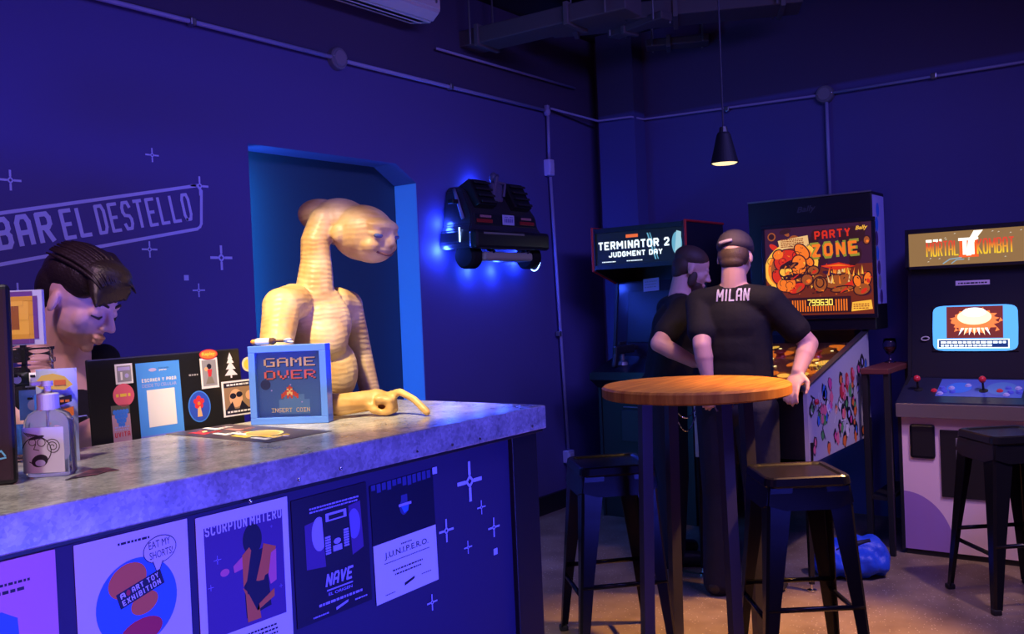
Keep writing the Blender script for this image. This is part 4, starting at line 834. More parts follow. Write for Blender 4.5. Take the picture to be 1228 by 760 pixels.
# --- standing players seen from behind
def player(name_pos, yaw, hgt, label, headyaw=0, headpitch=.15, cap=None, beard=False, elbows=None, wrists=None, lean=.0, chain=False, shoulderw=.205, skin=SKIN2):
    k = hgt/1.75; root = Vector(name_pos); Rw = Matrix.Rotation(yaw-PI/2,4,'Z'); W = Matrix.Translation(root) @ Rw
    t = thing('person', label, 'person', W); inv = W.inverted()
    L = lambda x,y,z: Vector((x,y,z))*k     # local: x right, y forward, z up
    hc_ = L(0,.02+lean*1.5,1.60); HM = Matrix.Translation(hc_) @ rotm(headyaw, headpitch, 0)
    bm = bmesh.new(); head_prims(bm, HM)
    nk = L(0,lean,1.445); capsule(bm, HM @ Vector((0,-.03,-.05)), nk, .056, .064)
    el = [inv @ Vector(e) for e in elbows]; wr = [inv @ Vector(e) for e in wrists]
    sh = [L(-shoulderw+.02,lean*.8,1.385), L(shoulderw-.02,lean*.8,1.385)]
    for s_ in sh: limb(bm, [nk+Vector((0,0,-.02)), s_], [.066,.060])
    ell(bm, L(0,lean*.7,1.26), (.165,.11,.17)); ell(bm, L(0,lean*.3,1.06), (.150,.105,.16)); ell(bm, L(0,0,.93), (.165,.12,.12))
    for i in (0,1):
        arm(bm, sh[i], el[i], wr[i], (.056,.050,.043,.030)); fw_ = (wr[i]-el[i]).normalized(); sd_ = fw_.cross(Vector((0,0,1))).normalized(); hand_prims(bm, wr[i], fw_, sd_, sd_.cross(fw_), 1.02, .45, 1 if i else -1)
    legs = [[L(s_*.09,0,.88),L(s_*.105,.015,.48),L(s_*.115,-.015,.08)] for s_ in (-1,1)]
    for lg in legs: limb(bm, lg, [.090,.060,.042])
    bm = fuse(bm, .0065, 3); link('body', bm, skin, t, smooth=True)
    bm = bmesh.new(); ell(bm, L(0,lean*.75,1.27), (shoulderw-.012,.128,.155)); ell(bm, L(0,lean*.5,1.15), (.172,.126,.20)); ell(bm, L(0,lean*.3,1.04), (.170,.126,.20)); ell(bm, L(0,0,.95), (.176,.132,.12)); limb(bm, [L(-.085,lean*.6,1.28),L(-.085,0,.96)],[.092,.096]); limb(bm, [L(.085,lean*.6,1.28),L(.085,0,.96)],[.092,.096])
    for i in (0,1):
        limb(bm, [nk+Vector((0,-.006,-.035)), sh[i]], [.074,.074]); q = sh[i].lerp(el[i],.66); limb(bm, [sh[i], sh[i].lerp(el[i],.35), q], [.074,.070,.068])
    bm = fuse(bm, .009, 5); ts = link('tshirt', bm, TEE, t, smooth=True)
    bm = bmesh.new()
    for lg in legs: limb(bm, [lg[0],lg[1],lg[2]+Vector((0,0,-.02))], [.112,.084,.076])
    ell(bm, L(0,0,.90), (.178,.130,.10)); bm = fuse(bm, .011, 4); tr = link('trousers', bm, JEAN, t, smooth=True)
    for lg in legs:
        bm = bmesh.new(); a_ = lg[2]; capsule(bm, Vector((a_.x,a_.y-.03,.048)), Vector((a_.x*1.12,a_.y+.16,.040)), .046, .038); ell(bm, Vector((a_.x,a_.y,.085)), (.05,.06,.05)); bm = fuse(bm, .006, 3)
        for v in bm.verts: v.co.z = max(v.co.z, .004)
        link('shoe', bm, SHOE, t, smooth=True)
    R3 = HM.to_3x3()
    bm = bmesh.new()
    def E(c,r): ell(bm, HM @ Vector(c), r, R3, 22)
    if beard:
        E((0,-.022,.052),(.079,.095,.070)); E((0,-.052,.0),(.072,.058,.075)); E((0,-.06,-.04),(.058,.038,.04))
        bm = fuse(bm, .005, 3); link('hair', bm, HAIRB, t, smooth=True)
        bm = bmesh.new(); E((0,.058,-.100),(.046,.046,.040)); E((0,.040,-.075),(.056,.044,.040))
        for s_ in (-1,1): E((s_*.056,.012,-.05),(.014,.025,.045))
        bm = fuse(bm, .005, 3); link('beard', bm, HAIRB, t, smooth=True)
    else:
        E((0,-.040,-.005),(.074,.064,.070)); E((0,-.058,-.045),(.056,.040,.035)); bm = fuse(bm, .005, 3); link('hair', bm, HAIRB, t, smooth=True)
    if cap:
        bm = bmesh.new(); E((0,-.010,.055),(.084,.103,.075)); E((0,-.012,.045),(.087,.106,.050)); bm = fuse(bm, .005, 3)
        cp = link('cap', bm, mat('cap_cloth',(.05,.038,.055),.8), t, smooth=True)
        bm = bmesh.new()
        for j in range(9): pass
        s0 = -1 if cap=='back' else 1
        g = []
        for j in range(13):
            a_ = PI*j/12; g.append((math.cos(a_)*.075, s0*(.080+math.sin(a_)*.075), .030-.012*math.sin(a_)))
        if cap=='front':
            prism(bm, [HM @ Vector(p) for p in g], R3 @ Vector((0,0,-.004))); link('visor', bm, mat('cap_cloth',(.05,.038,.055),.8), cp)
        else:
            pts = [HM @ Vector((.060*math.sin(a_)-.015, -.012-.106*math.cos(a_*.62), .040+.012*math.sin(a_))) for a_ in [(-.55+.1*j) for j in range(11)]]
            tube(bm, pts, .009, 8); link('cap_strap', bm, mat('strap_grey',(.32,.27,.40),.6), cp, smooth=True)
    return t, W, ts, tr, L
MP = (4.10,1.765,0)
t, W, ts, tr, L = player(MP, math.radians(3), 1.735, 'person in black shirt reading MILAN with cap turned backwards', headyaw=.10, headpitch=.30, cap='back', lean=.03,
    elbows=[tuple(dep(842,416,4.28)),tuple(dep(970,412,4.24))], wrists=[tuple(dep(848,450,4.26)),tuple(dep(957,446,4.17))], shoulderw=.188)
# name across the shoulders: lettering bent onto the shirt
def wrap_text(s, target, W, u0,u1,v0,v1, m, name, parent):
    inv = W.inverted(); dg = bpy.context.evaluated_depsgraph_get(); dg.update()
    A = Art(1,1,m,backing=False,dz=0); A.stext(s,u0,v0,u1-u0,v1-v0,m,0,.24,0,0,.22); bm = A.bm
    bmesh.ops.triangulate(bm, faces=bm.faces[:]); bmesh.ops.subdivide_edges(bm, edges=bm.edges[:], cuts=2)
    for q in bm.verts:
        hit,loc,nor,_ = target.ray_cast(Vector((q.co.x,-1,q.co.y)), Vector((0,1,0)))
        q.co = (loc+nor*.003) if hit else Vector((q.co.x,-.12,q.co.y))
    return link(name, bm, m, parent)
o = wrap_text('MILAN', ts, W, -.058,.098,1.380,1.438, mat('shirt_print',(.62,.60,.70),.6), 'shirt_lettering', ts)
# patch and label on the trousers
PP = (4.46,2.33,0)
t2, W2, ts2, tr2, L2 = player(PP, math.radians(-52), 1.70, 'bearded person in black tee standing beside the pinball machine', headyaw=-.05, headpitch=.40, beard=True, lean=.11,
    elbows=[tuple(dep(800,398,4.62)),tuple(dep(790,412,4.55))][::-1] and [(4.70,2.36,1.14),tuple(dep(790,412,4.64))], wrists=[(4.72,2.25,1.12),tuple(dep(832,434,4.60))])
inv = W2.inverted()
bm = bmesh.new()
for (xa,ya),(xb,yb),sag in (((806,482),(838,480),36),((806,482),(838,480),20)):
    a_ = dep(xa,ya,4.52); b_ = dep(xb,yb,4.50)
    for k in range(14):
        s0 = k/14; s1 = (k+.8)/14; f_ = lambda s: inv @ (a_.lerp(b_,s)+Vector((0,0,-sag/1116*4.5*4*s*(1-s)))); tube(bm, [f_(s0),f_(s1)], .004, 6)
link('wallet_chain', bm, CHROME, tr2)

# ================================================================== TABLE AND STOOLS
tc = onz(833.5,459.5,1.075); TR = .362
t = thing('bar_table', 'round oak topped bar table on four grey steel legs', 'table', Vector((tc.x,tc.y,0)))
bm = bmesh.new(); lathe(bm, [(0,1.030),(TR-.008,1.030),(TR,1.036),(TR,1.067),(TR-.008,1.075),(0,1.075)], n=72); link('tabletop', bm, OAK, t)
bm = bmesh.new(); tube(bm, [(.235*math.cos(2*PI*k/32),.235*math.sin(2*PI*k/32),1.022) for k in range(33)], .008, 8); link('top_ring', bm, BLACK, t)
for k in range(4):
    a_ = math.radians(-126.6+90*k); d = Vector((math.cos(a_),math.sin(a_),0)); bm = bmesh.new()
    p0 = d*.215+Vector((0,0,1.03)); p1 = d*.245+Vector((0,0,.004)); x,y,z = frame_of(p1-p0); hw = .021
    prism(bm, [p0+(d*su+d.cross(Vector((0,0,1)))*sv)*hw for su,sv in ((-1,-1),(1,-1),(1,1),(-1,1))], p1-p0); link('leg', bm, mat('leg_steel',(.07,.065,.10),.38,metal=.3), t)
    bm = bmesh.new(); q = d*.19; box(bm, q+Vector((0,0,1.026)), (.09,.06,.008), .003, rot=Matrix.Rotation(a_,3,'Z')); link('bracket', bm, GREYM, t)
for px_q in ((868,483),(770,481)):
    q = onz(*px_q,1.018); v_ = (Vector((q.x,q.y,0))-Vector((tc.x,tc.y,0))); d = v_.normalized(); s_ = Vector((-d.y,d.x,0)); c = d*min(v_.length,.30)+Vector((0,0,1.020)); bm = bmesh.new()
    pts = [c+s_*u+Vector((0,0,v)) for u,v in ((-.034,.006),(-.038,-.014),(-.030,-.028),(.030,-.028),(.038,-.014),(.034,.006),(-.034,.006))]; tube(bm, pts, .004, 8); link('hook', bm, GREYM, t)

def make_stool(label):
    t = thing('bar_stool', label, 'stool', Vector((0,0,0)), 'black metal bar stools')
    bm = bmesh.new(); S2 = .152
    def rr(s_, r, n=5): return [(sx*(s_-r)+r*math.cos(a0+PI/2*k/n), sy*(s_-r)+r*math.sin(a0+PI/2*k/n)) for sx,sy,a0 in ((1,1,0),(-1,1,PI/2),(-1,-1,PI),(1,-1,3*PI/2)) for k in range(n+1)]
    rings = []
    for s_,r,z in ((S2-.004,.03,.712),(S2+.004,.034,.722),(S2,.034,.748),(S2-.006,.032,.753),(S2-.022,.028,.752),(S2-.030,.026,.746)): rings.append([bm.verts.new((x,y,z)) for x,y in rr(s_,r)])
    for a_,b_ in zip(rings,rings[1:]):
        for k in range(len(a_)): bm.faces.new((a_[k],a_[(k+1)%len(a_)],b_[(k+1)%len(a_)],b_[k]))
    bm.faces.new(rings[-1]); bm.faces.new(rings[0][::-1]); link('seat', bm, SATIN, t)
    bm = bmesh.new()
    for a_ in range(4):
        Rm = Matrix.Rotation(a_*PI/2,4,'Z'); prism(bm, [Rm @ Vector(p) for p in ((-.140,.147,.725),(.140,.147,.725),(.150,.157,.655),(.09,.160,.635),(-.09,.160,.635),(-.150,.157,.655))], Rm.to_3x3() @ Vector((0,-.004,0)))
    link('apron', bm, SATIN, t)
    for sx,sy in ((1,1),(-1,1),(-1,-1),(1,-1)):
        bm = bmesh.new(); rs = []
        for (c_,wd,z) in ((.150,.090,.715),(.160,.075,.55),(.178,.052,.30),(.198,.034,.02)):
            v = [(c_,c_),(c_-wd,c_+.0),(c_-wd,c_-.006),(c_-.012,c_-.012),(c_-.006,c_-wd),(c_,c_-wd)]
            v = [(c_-.010,c_),(c_-wd,c_),(c_-wd,c_-.005),(c_-.012,c_-.008),(c_-.008,c_-.012),(c_-.005,c_-wd),(c_,c_-wd),(c_,c_-.010)]
            rs.append([bm.verts.new((sx*x,sy*y,z)) for x,y in v])
        for a_,b_ in zip(rs,rs[1:]):
            for k in range(8): bm.faces.new((a_[k],a_[(k+1)%8],b_[(k+1)%8],b_[k]))
        bm.faces.new(rs[0]); bm.faces.new(rs[-1]); bmesh.ops.recalc_face_normals(bm, faces=bm.faces[:]); lg = link('leg', bm, SATIN, t)
        bm = bmesh.new(); box(bm, (sx*.186,sy*.186,.012), (.036,.036,.024), .006); link('rubber_foot', bm, RUBBER, lg)
    for a_,z in ((0,.245),(1,.285),(2,.245),(3,.285)):
        Rm = Matrix.Rotation(a_*PI/2,4,'Z'); bm = bmesh.new(); tube(bm, [Rm @ Vector((-.172,.172,z)), Rm @ Vector((.172,.172,z))], .0095, 10); link('crossbar', bm, SATIN, t, smooth=True)
    return t
s1 = make_stool('black metal bar stool between the counter end and the oak table'); s1.matrix_world = Matrix.Translation((3.30,1.985,0)) @ Matrix.Rotation(math.radians(45),4,'Z')
dup(s1, Matrix.Translation((3.395,1.235,0)) @ Matrix.Rotation(math.radians(37),4,'Z'), 'black metal bar stool tucked near the person in MILAN shirt')
dup(s1, Matrix.Translation((4.63,.72,0)) @ Matrix.Rotation(math.radians(40),4,'Z'), 'black metal bar stool before the pink fronted fighting cabinet')

# ================================================================== ARCADE CABINETS
def side_panel(prof, y, th, m, parent, name='side_panel'):
    bm = bmesh.new(); prism(bm, [(x,y,z) for x,z in prof], (0,th,0)); return link(name, bm, m, parent)
# --- fighting game cabinet on the right
C0 = Vector((5.16,1.318,0)); CWd = .66
t = thing('fighting_arcade_cabinet', 'fighting arcade cabinet with tan MORTAL KOMBAT marquee and pink front', 'arcade cabinet', C0)
prof = [(0,0.02),(0,.74),(-.035,.76),(-.035,.80),(.24,.92),(.33,1.50),(.27,1.52),(.285,1.725),(.74,1.725),(.74,0.02)]
sidem = mat('cabinet_side_black',(.014,.014,.020),.4)
for yy in (-.018,-CWd): side_panel(prof, yy, .018, sidem, t)
bm = bmesh.new(); box(bm, (.74-.01,-CWd/2,.87), (.02,CWd-.036,1.70)); link('back_panel', bm, BLACK, t)
FPL = mat('pink_laminate',(.88,.64,.74),.45)
A = Art(CWd-.036,.725,FPL,thick=.015,dz=.0006); w2,h2 = A.w,A.h
A.poly([(0,0)]+[(.245*math.sin(a_),.305*math.cos(a_)) for a_ in [PI/2*k/16 for k in range(17)]],mat('decal_purple',(.36,.20,.56),.45),1)
o = A.build('front_panel', t, FACEX(.002,-.018,.03))
bm = bmesh.new(); box(bm, (.05,-CWd/2,.02), (.08,CWd-.04,.04)); link('kick_plate', bm, BLACK, t)
def mkp(x,y,X): q = onx(x,y,X)-C0; return q
# speaker grille and coin door
a_ = mkp(1091,508,5.158); b_ = mkp(1122,550,5.158)
bm = bmesh.new(); box(bm, (-.004,(a_.y+b_.y)/2,(a_.z+b_.z)/2), (.012,abs(a_.y-b_.y),abs(a_.z-b_.z)), .012); link('speaker_grille', bm, BLACK, t)
a_ = mkp(1127,515,5.158); b_ = mkp(1187,600,5.158); cy_,cz_ = (a_.y+b_.y)/2,(a_.z+b_.z)/2
bm = bmesh.new(); box(bm, (-.004,cy_,cz_), (.012,abs(a_.y-b_.y),abs(a_.z-b_.z)), .003); cdr = link('coin_door', bm, BLACK, t)
a_ = mkp(1146,525,5.15); b_ = mkp(1166,554,5.15)
bm = bmesh.new(); box(bm, (-.012,(a_.y+b_.y)/2,(a_.z+b_.z)/2), (.006,abs(a_.y-b_.y),abs(a_.z-b_.z)), .002); box(bm, (-.016,(a_.y+b_.y)/2,(a_.z+b_.z)/2+.03), (.004,.03,.03), .001); cpl = link('coin_plate', bm, mat('coin_steel',(.32,.32,.36),.4,metal=.5), cdr)
bm = bmesh.new(); box(bm, (-.0165,(a_.y+b_.y)/2,(a_.z+b_.z)/2-.02), (.003,.006,.03)); ell(bm, (-.016,(a_.y+b_.y)/2,(a_.z+b_.z)/2+.005), (.004,.008,.008)); link('coin_slot', bm, BLACK, cpl)
# control panel
bm = bmesh.new(); prism(bm, [(-.045,-.005,.735),(-.045,-.005,.800),(-.030,-.005,.812),(.24,-.005,.915),(.24,-.005,.80),(0,-.005,.735)], (0,-CWd+.01,0)); cpn = link('control_panel', bm, mat('panel_dark',(.018,.020,.05),.3), t)
bm = bmesh.new(); box(bm, (-.048,-CWd/2,.768), (.006,CWd-.008,.072), .002); link('steel_strip', bm, mat('brushed_steel',(.30,.27,.27),.38,metal=.7), t)
cpZ = lambda x: .812+(x+.030)*(.103/.27)
cpR = Matrix.Rotation(-math.atan2(.103,.27),4,'Y')
A = Art(.40,.20,mat('overlay_blue',(.08,.14,.60),.3),thick=.001); A.disc(.1,.1,.06,PBLUE,1); A.disc(.3,.1,.07,mat('overlay_sky',(.10,.25,.65),.3),1)
o = A.build('control_overlay', cpn, Matrix.Translation((.035,-.18,cpZ(.035)+.0012)) @ cpR @ mframe((0,0,0),(0,-1,0),(1,0,0)))
def joy(x,y,col):
    bm = bmesh.new(); lathe(bm, [(0,0),(.022,0),(.022,.003),(.008,.006),(.006,.010),(.005,.055),(0,.055)], n=20, M=Matrix.Translation((x,y,cpZ(x))) @ cpR); j = link('joystick', bm, BLACK, cpn)
    bm = bmesh.new(); ell(bm, Vector((x,y,cpZ(x)))+cpR.to_3x3() @ Vector((0,0,.066)), (.018,.018,.018)); link('ball_top', bm, col, j, smooth=True)
REDP = mat('button_red',(.65,.03,.06),.3); BLUP = mat('button_blue',(.10,.14,.75),.3); WHTP = mat('button_pale',(.45,.45,.85),.3)
joy(.10,-.085,REDP); joy(.10,-.40,REDP)
for bx_,by_,m_ in ((.09,-.165,REDP),(.12,-.20,BLUP),(.085,-.215,BLUP),(.12,-.245,WHTP),(.085,-.255,BLUP),(.06,-.20,WHTP),(.15,-.32,WHTP),(.10,-.475,REDP),(.13,-.51,BLUP),(.09,-.525,BLUP),(.13,-.555,WHTP),(.09,-.565,BLUP),(.06,-.51,WHTP)):
    bm = bmesh.new(); Mx = Matrix.Translation((bx_,by_,cpZ(bx_))) @ cpR; lathe(bm, [(0,0),(.016,0),(.016,.004),(.012,.006),(.011,.010),(0,.011)], n=16, M=Mx); link('button', bm, m_, cpn)
# bezel, screen, card
bz0 = Vector((.255,-.018,.915)); bz1 = Vector((.325,-.018,1.50)); MBZ = mframe(bz0, (0,-1,0), bz1-bz0); BW,BH = CWd-.036,(bz1-bz0).length
bm = bmesh.new(); box(bm, (BW/2,BH/2,-.01), (BW,BH,.02)); link('bezel', bm, mat('bezel_smoke',(.020,.020,.035),.25), t, MBZ)
MBW = Matrix.Translation(C0) @ MBZ; iBZ = MBW.inverted()
def onb(x,y,Mw=MBW,iM=iBZ):
    n = Mw.to_3x3() @ Vector((0,0,1)); d = ray(x,y); k = (Mw.translation-CAMP).dot(n)/d.dot(n); return iM @ (CAMP+d*k)
s00 = onb(1119,421); s11 = onb(1224,364); sx0,sy0,sw,sh = s00.x,s00.y,(onb(1222,423).x-s00.x),(s11.y-s00.y)
SCB = glow('screen_blue',(.09,.36,1),1.5); SCW = glow('screen_white',(.75,.88,1),2.2); SCD = glow('screen_navy',(.01,.04,.22),1.0); SCO = glow('screen_orange',(1,.22,.06),1.3); SCY = glow('screen_flame',(1,.72,.40),2.0); SCR = glow('screen_dark_red',(.22,.03,.03),.9)
A = Art(sw,sh,BLACK,thick=.006,dz=.0007)
nn = 24; bor = []
for k in range(nn): 
    a_ = 2*PI*k/nn; cx_,cy_ = math.cos(a_),math.sin(a_); e_ = .24
    bor.append((sw/2+math.copysign(abs(cx_)**e_,cx_)*sw/2, sh/2+math.copysign(abs(cy_)**e_,cy_)*sh/2))
A.poly(bor, SCB, 1); A.rect(sw*.17,sh*.28,sw*.83,sh*.97,SCR,2)
fl = []
for k in range(36):
    a_ = 2*PI*k/36; r_ = 1+.28*(k%2)*random.uniform(.3,1); fl.append((sw*.5+math.cos(a_)*sw*.24*r_, sh*.66+math.sin(a_)*sh*.24*r_))
A.poly(fl, SCO, 3); A.disc(sw*.5,sh*.74,sw*.20,SCY,4,ry=sh*.17); A.disc(sw*.5,sh*.84,sw*.14,SCW,5,ry=sh*.10)
for k in range(-3,4): A.poly([(sw*(.5+.045*k-.018),sh*.50),(sw*(.5+.045*k+.018),sh*.50),(sw*(.5+.062*k),sh*.34)],SCW if k%2 else SCY,5)
A.rect(sw*.06,sh*.06,sw*.90,sh*.26,SCW,2); A.rect(sw*.075,sh*.08,sw*.885,sh*.24,SCD,3); A.scribble(sw*.10,sh*.165,sw*.76,sh*.045,SCW,4); A.scribble(sw*.10,sh*.10,sw*.60,sh*.040,SCW,4)
for u,v in ((.26,.42),(.74,.42),(.22,.62),(.78,.62)): A.poly([(sw*u,sh*v),(sw*(u+.05),sh*(v+.03)),(sw*(u+.02),sh*(v+.10))],SCO,3)
A.build('screen', t, MBZ @ Matrix.Translation((sx0,sy0,.007)))
c0 = onb(1146,342.5); c1 = onb(1187,336); A = Art(c1.x-c0.x,abs(c1.y-c0.y)+.004,mat('card_rose',(.90,.74,.82),.5),thick=.001); A.scribble(A.w*.08,A.h*.3,A.w*.84,A.h*.3,INK,1); A.build('instruction_card', t, MBZ @ Matrix.Translation((c0.x,c0.y,.0016)))
bm = bmesh.new(); q = onb(1110,406); Mr = MBZ @ Matrix.Translation((q.x,q.y,.004)) @ Matrix.Rotation(.1,4,'Z'); tube(bm, [Mr @ Vector((.020*math.cos(a_),.010*math.sin(a_),.004)) for a_ in [2*PI*k/24 for k in range(25)]], .0035, 8); link('bezel_ring', bm, mat('ring_white',(.6,.6,.6),.4), t, smooth=True)
# marquee
MQX = .288; q0 = mkp(1092,320,5.16+MQX); q1 = mkp(1092,281,5.16+MQX)
mqw = CWd-.036; A = Art(mqw,q1.z-q0.z,glow('marquee_tan',(.30,.165,.062),1.0),thick=.01,dz=.0006); w2,h2 = A.w,A.h
fx_ = lambda x: (1/1)*(q0.y - mkp(x,300,5.16+MQX).y)
MKO = glow('marquee_orange',(.85,.11,.02),1.15); MKY = glow('marquee_yellow',(1,.55,.04),1.2); MKW = glow('marquee_white',(1,.92,.75),1.8); MKB = glow('marquee_blue',(.30,.45,.55),.9); MKP = glow('marquee_cream',(.75,.65,.5),1.0)
gm = glow('marquee_lettering',(1,.2,.02),1.0); gn = gm.node_tree
_tc = gn.nodes.new('ShaderNodeTexCoord'); _sx = gn.nodes.new('ShaderNodeSeparateXYZ'); _mr = gn.nodes.new('ShaderNodeMapRange'); _cr = gn.nodes.new('ShaderNodeValToRGB')
_mr.inputs['From Min'].default_value = h2*.27; _mr.inputs['From Max'].default_value = h2*.73
_cr.color_ramp.elements[0].color = (1,.62,.03,1); _cr.color_ramp.elements[1].color = (.80,.07,.03,1); _cr.color_ramp.elements[0].position = .12; _cr.color_ramp.elements[1].position = .75
gn.links.new(_tc.outputs['Object'],_sx.inputs[0]); gn.links.new(_sx.outputs['Y'],_mr.inputs['Value']); gn.links.new(_mr.outputs[0],_cr.inputs['Fac']); gn.links.new(_cr.outputs[0],gn.nodes['Principled BSDF'].inputs['Emission Color'])
xa,xb,xc,xd = fx_(1112),fx_(1152),fx_(1173.5),fx_(1218)
A.rect(fx_(1152),h2*.20,fx_(1174),h2*.78,MKO,2); A.rect(fx_(1156),h2*.28,fx_(1161),h2*.72,MKW,3); A.rect(fx_(1165),h2*.28,fx_(1170),h2*.72,MKW,3); A.rect(fx_(1151),h2*.70,fx_(1175),h2*.78,MKW,3); A.rect(fx_(1151),h2*.20,fx_(1175),h2*.27,MKO,3)
for a0,a1,s_ in ((xa,xb-.004,'MORTAL'),(xc-.002,xd,'KOMBAT')):
    A.stext(s_,a0,h2*.27,a1-a0,h2*.46,gm,4,.28,0,0,.12)
A.poly([(fx_(1160),h2*.25),(fx_(1166),h2*.25),(fx_(1171),h2*.7),(fx_(1181),h2*.98),(fx_(1170),h2*.98),(fx_(1163),h2*.7)],MKW,6)
A.scribble(fx_(1112),h2*.71,fx_(1131)-fx_(1112),h2*.08,MKW,4); A.line([(fx_(1132),h2*.05),(fx_(1140),h2*.17),(fx_(1154),h2*.2)],.006,MKB,4); A.line([(fx_(1142),h2*.04),(fx_(1148),h2*.14),(fx_(1157),h2*.15)],.005,MKB,4)
for k in range(14): u,v = random.uniform(.05,.95),random.choice([random.uniform(.05,.25),random.uniform(.75,.95)]); A.poly([(w2*u,h2*v),(w2*u+.012,h2*v+.003),(w2*u+.006,h2*v+.006)],MKP,2)
A.build('marquee', t, FACEX(MQX,-.018,q0.z))
bm = bmesh.new(); box(bm, (MQX+.004,-CWd/2,q1.z+.008), (.03,CWd-.036,.016)); box(bm, (MQX+.004,-CWd/2,q0.z-.008), (.03,CWd-.036,.016)); link('marquee_trim', bm, BLACK, t)
bm = bmesh.new(); box(bm, (.51,-CWd/2,1.715), (.45,CWd-.036,.02)); link('top_panel', bm, BLACK, t)

# --- film shooter cabinet in the corner
T0 = Vector((5.20,3.19,0)); TW = .665
t = thing('shooter_arcade_cabinet', 'dark corner arcade cabinet with lit TERMINATOR 2 marquee', 'arcade cabinet', T0)
prof = [(0.0,0.0),(0.0,.84),(-.10,.90),(-.10,.94),(.20,1.02),(.28,1.52),(0.0,1.60),(0.0,1.875),(.56,1.875),(.56,0.0)]
for yy in (-.02,-TW):
    sp_ = side_panel(prof, yy, .02, sidem, t)
    bm = bmesh.new(); tube(bm, [(x,yy+(.0 if yy<-.1 else .02),z) for x,z in prof[5:9]], .009, 8); link('edge_trim', bm, mat('edge_red',(.55,.03,.02),.4), sp_)
bm = bmesh.new(); box(bm, (.55,-TW/2,.93), (.02,TW-.04,1.86)); box(bm, (.30,-TW/2,1.865), (.52,TW-.04,.02)); box(bm, (.02,-TW/2,.42), (.02,TW-.04,.84)); link('cabinet_body', bm, BLACK, t)
A = Art(TW-.04,.205,glow('marquee_black',(.004,.006,.010),1),thick=.01,dz=.0006); w2,h2 = A.w,A.h
TWH = glow('marquee_ice',(.80,.92,1),1.3); TOR = glow('marquee_flag',(.85,.15,.03),1.0); TCY = glow('marquee_cyan',(.14,.42,.58),1.0)
A.stext('TERMINATOR 2',w2*.03,h2*.46,w2*.82,h2*.26,TWH,3,.24,0,0,.2); A.stext('JUDGMENT DAY',w2*.15,h2*.22,w2*.62,h2*.17,TWH,3,.25,0,0,.2)
A.rect(w2*.36,h2*.80,w2*.50,h2*.90,TOR,2); A.scribble(w2*.07,h2*.07,w2*.17,h2*.03,TWH,2); A.scribble(w2*.36,h2*.07,w2*.18,h2*.03,TWH,2); A.poly([(w2*.60,h2*.9),(w2*.615,h2*.9),(w2*.70,h2*.08),(w2*.685,h2*.08)],TCY,2); A.poly([(w2*.63,h2*.9),(w2*.64,h2*.9),(w2*.725,h2*.08),(w2*.715,h2*.08)],TCY,2)
A.disc(w2*.93,h2*.52,w2*.055,TCY,2,ry=h2*.34); A.poly([(w2*.90,h2*.15),(w2*.97,h2*.15),(w2*.98,h2*.85),(w2*.93,h2*.9)],glow('marquee_pale',(.35,.62,.72),1.0),3)
A.build('marquee', t, FACEX(.012,-.02,1.635))
bm = bmesh.new(); box(bm, (.008,-TW/2,1.856), (.02,TW-.04,.03)); box(bm, (.008,-TW/2,1.620), (.02,TW-.04,.028)); link('marquee_trim', bm, BLACK, t)
MZ = mframe((.215,-.02,1.03),(0,-1,0),(.075,0,.50)); 
bm = bmesh.new(); box(bm, (TW/2-.02,.25,-.01), (TW-.04,.50,.02)); link('bezel', bm, mat('bezel_blue_black',(.012,.013,.03),.18), t, MZ)
bm = bmesh.new(); box(bm, (TW/2-.02,.26,.002), (.46,.34,.008), .004); link('screen', bm, mat('dark_screen',(.01,.012,.03),.3), t, MZ)
q = onx(770,318,5.38)-T0; bm = bmesh.new(); ell(bm, q, (.007,.007,.006)); box(bm, q+Vector((.0,0,.012)), (.03,.03,.016), .003); link('hood_lamp', bm, glow('lamp_blue',(.25,.42,1),1.2), t)
MZw = Matrix.Translation(T0) @ MZ; c0 = onb(774,350,MZw,MZw.inverted()); c1 = onb(798,331,MZw,MZw.inverted())
A = Art(.115,.085,mat('notice_lilac',(.5,.48,.66),.5),thick=.001); A.scribble(.01,.06,.09,.007,GREYP,1,3,.018); o = A.build('paper_notice', t, MZ @ Matrix.Translation((c0.x-.01,c0.y,.008)) @ Matrix.Rotation(.06,4,'Z'))
bm = bmesh.new(); prism(bm, [(-.11,-.02,.90),(-.11,-.02,.95),(.21,-.02,1.03),(.21,-.02,.86),(-.0,-.02,.84)], (0,-TW+.04,0)); cpn = link('control_panel', bm, mat('panel_black',(.012,.012,.018),.3), t)
for yy in (-.17,-.46):
    bm = bmesh.new(); lathe(bm, [(0,0),(.035,0),(.03,.02),(.014,.03),(.012,.07),(0,.07)], (.04,yy,.985), 16); link('gun_mount', bm, GREYM, cpn)
    bm = bmesh.new(); box(bm, (.06,yy,1.085), (.24,.035,.055), .010); box(bm, (.20,yy,1.09), (.10,.022,.026), .008); box(bm, (-.05,yy,1.03), (.04,.03,.11), .008, rot=Euler((0,.3,0)).to_matrix()); box(bm, (.04,yy,1.125), (.08,.016,.02), .004); link('light_gun', bm, mat('gun_black',(.02,.02,.028),.35), cpn)
MZc = onx(716,401,5.10)-T0; A = Art(.105,.035,glow('lit_card',(.22,.42,.62),.8),thick=.006); A.scribble(.03,.013,.045,.008,INK,1); A.build('lit_card', t, Matrix.Translation((-.104,-.03,.905)) @ mframe((0,0,0),(0,-1,0),(.1,0,.3)))
bm = bmesh.new(); box(bm, (-.003,-.30,.60), (.012,.26,.20), .003); link('coin_door', bm, mat('door_dark',(.02,.02,.03),.4), t)
bm = bmesh.new(); tube(bm, [(-.010,-.19,.72),(-.010,-.41,.72)], .004, 8); link('coin_door_rim', bm, GREYM, t)

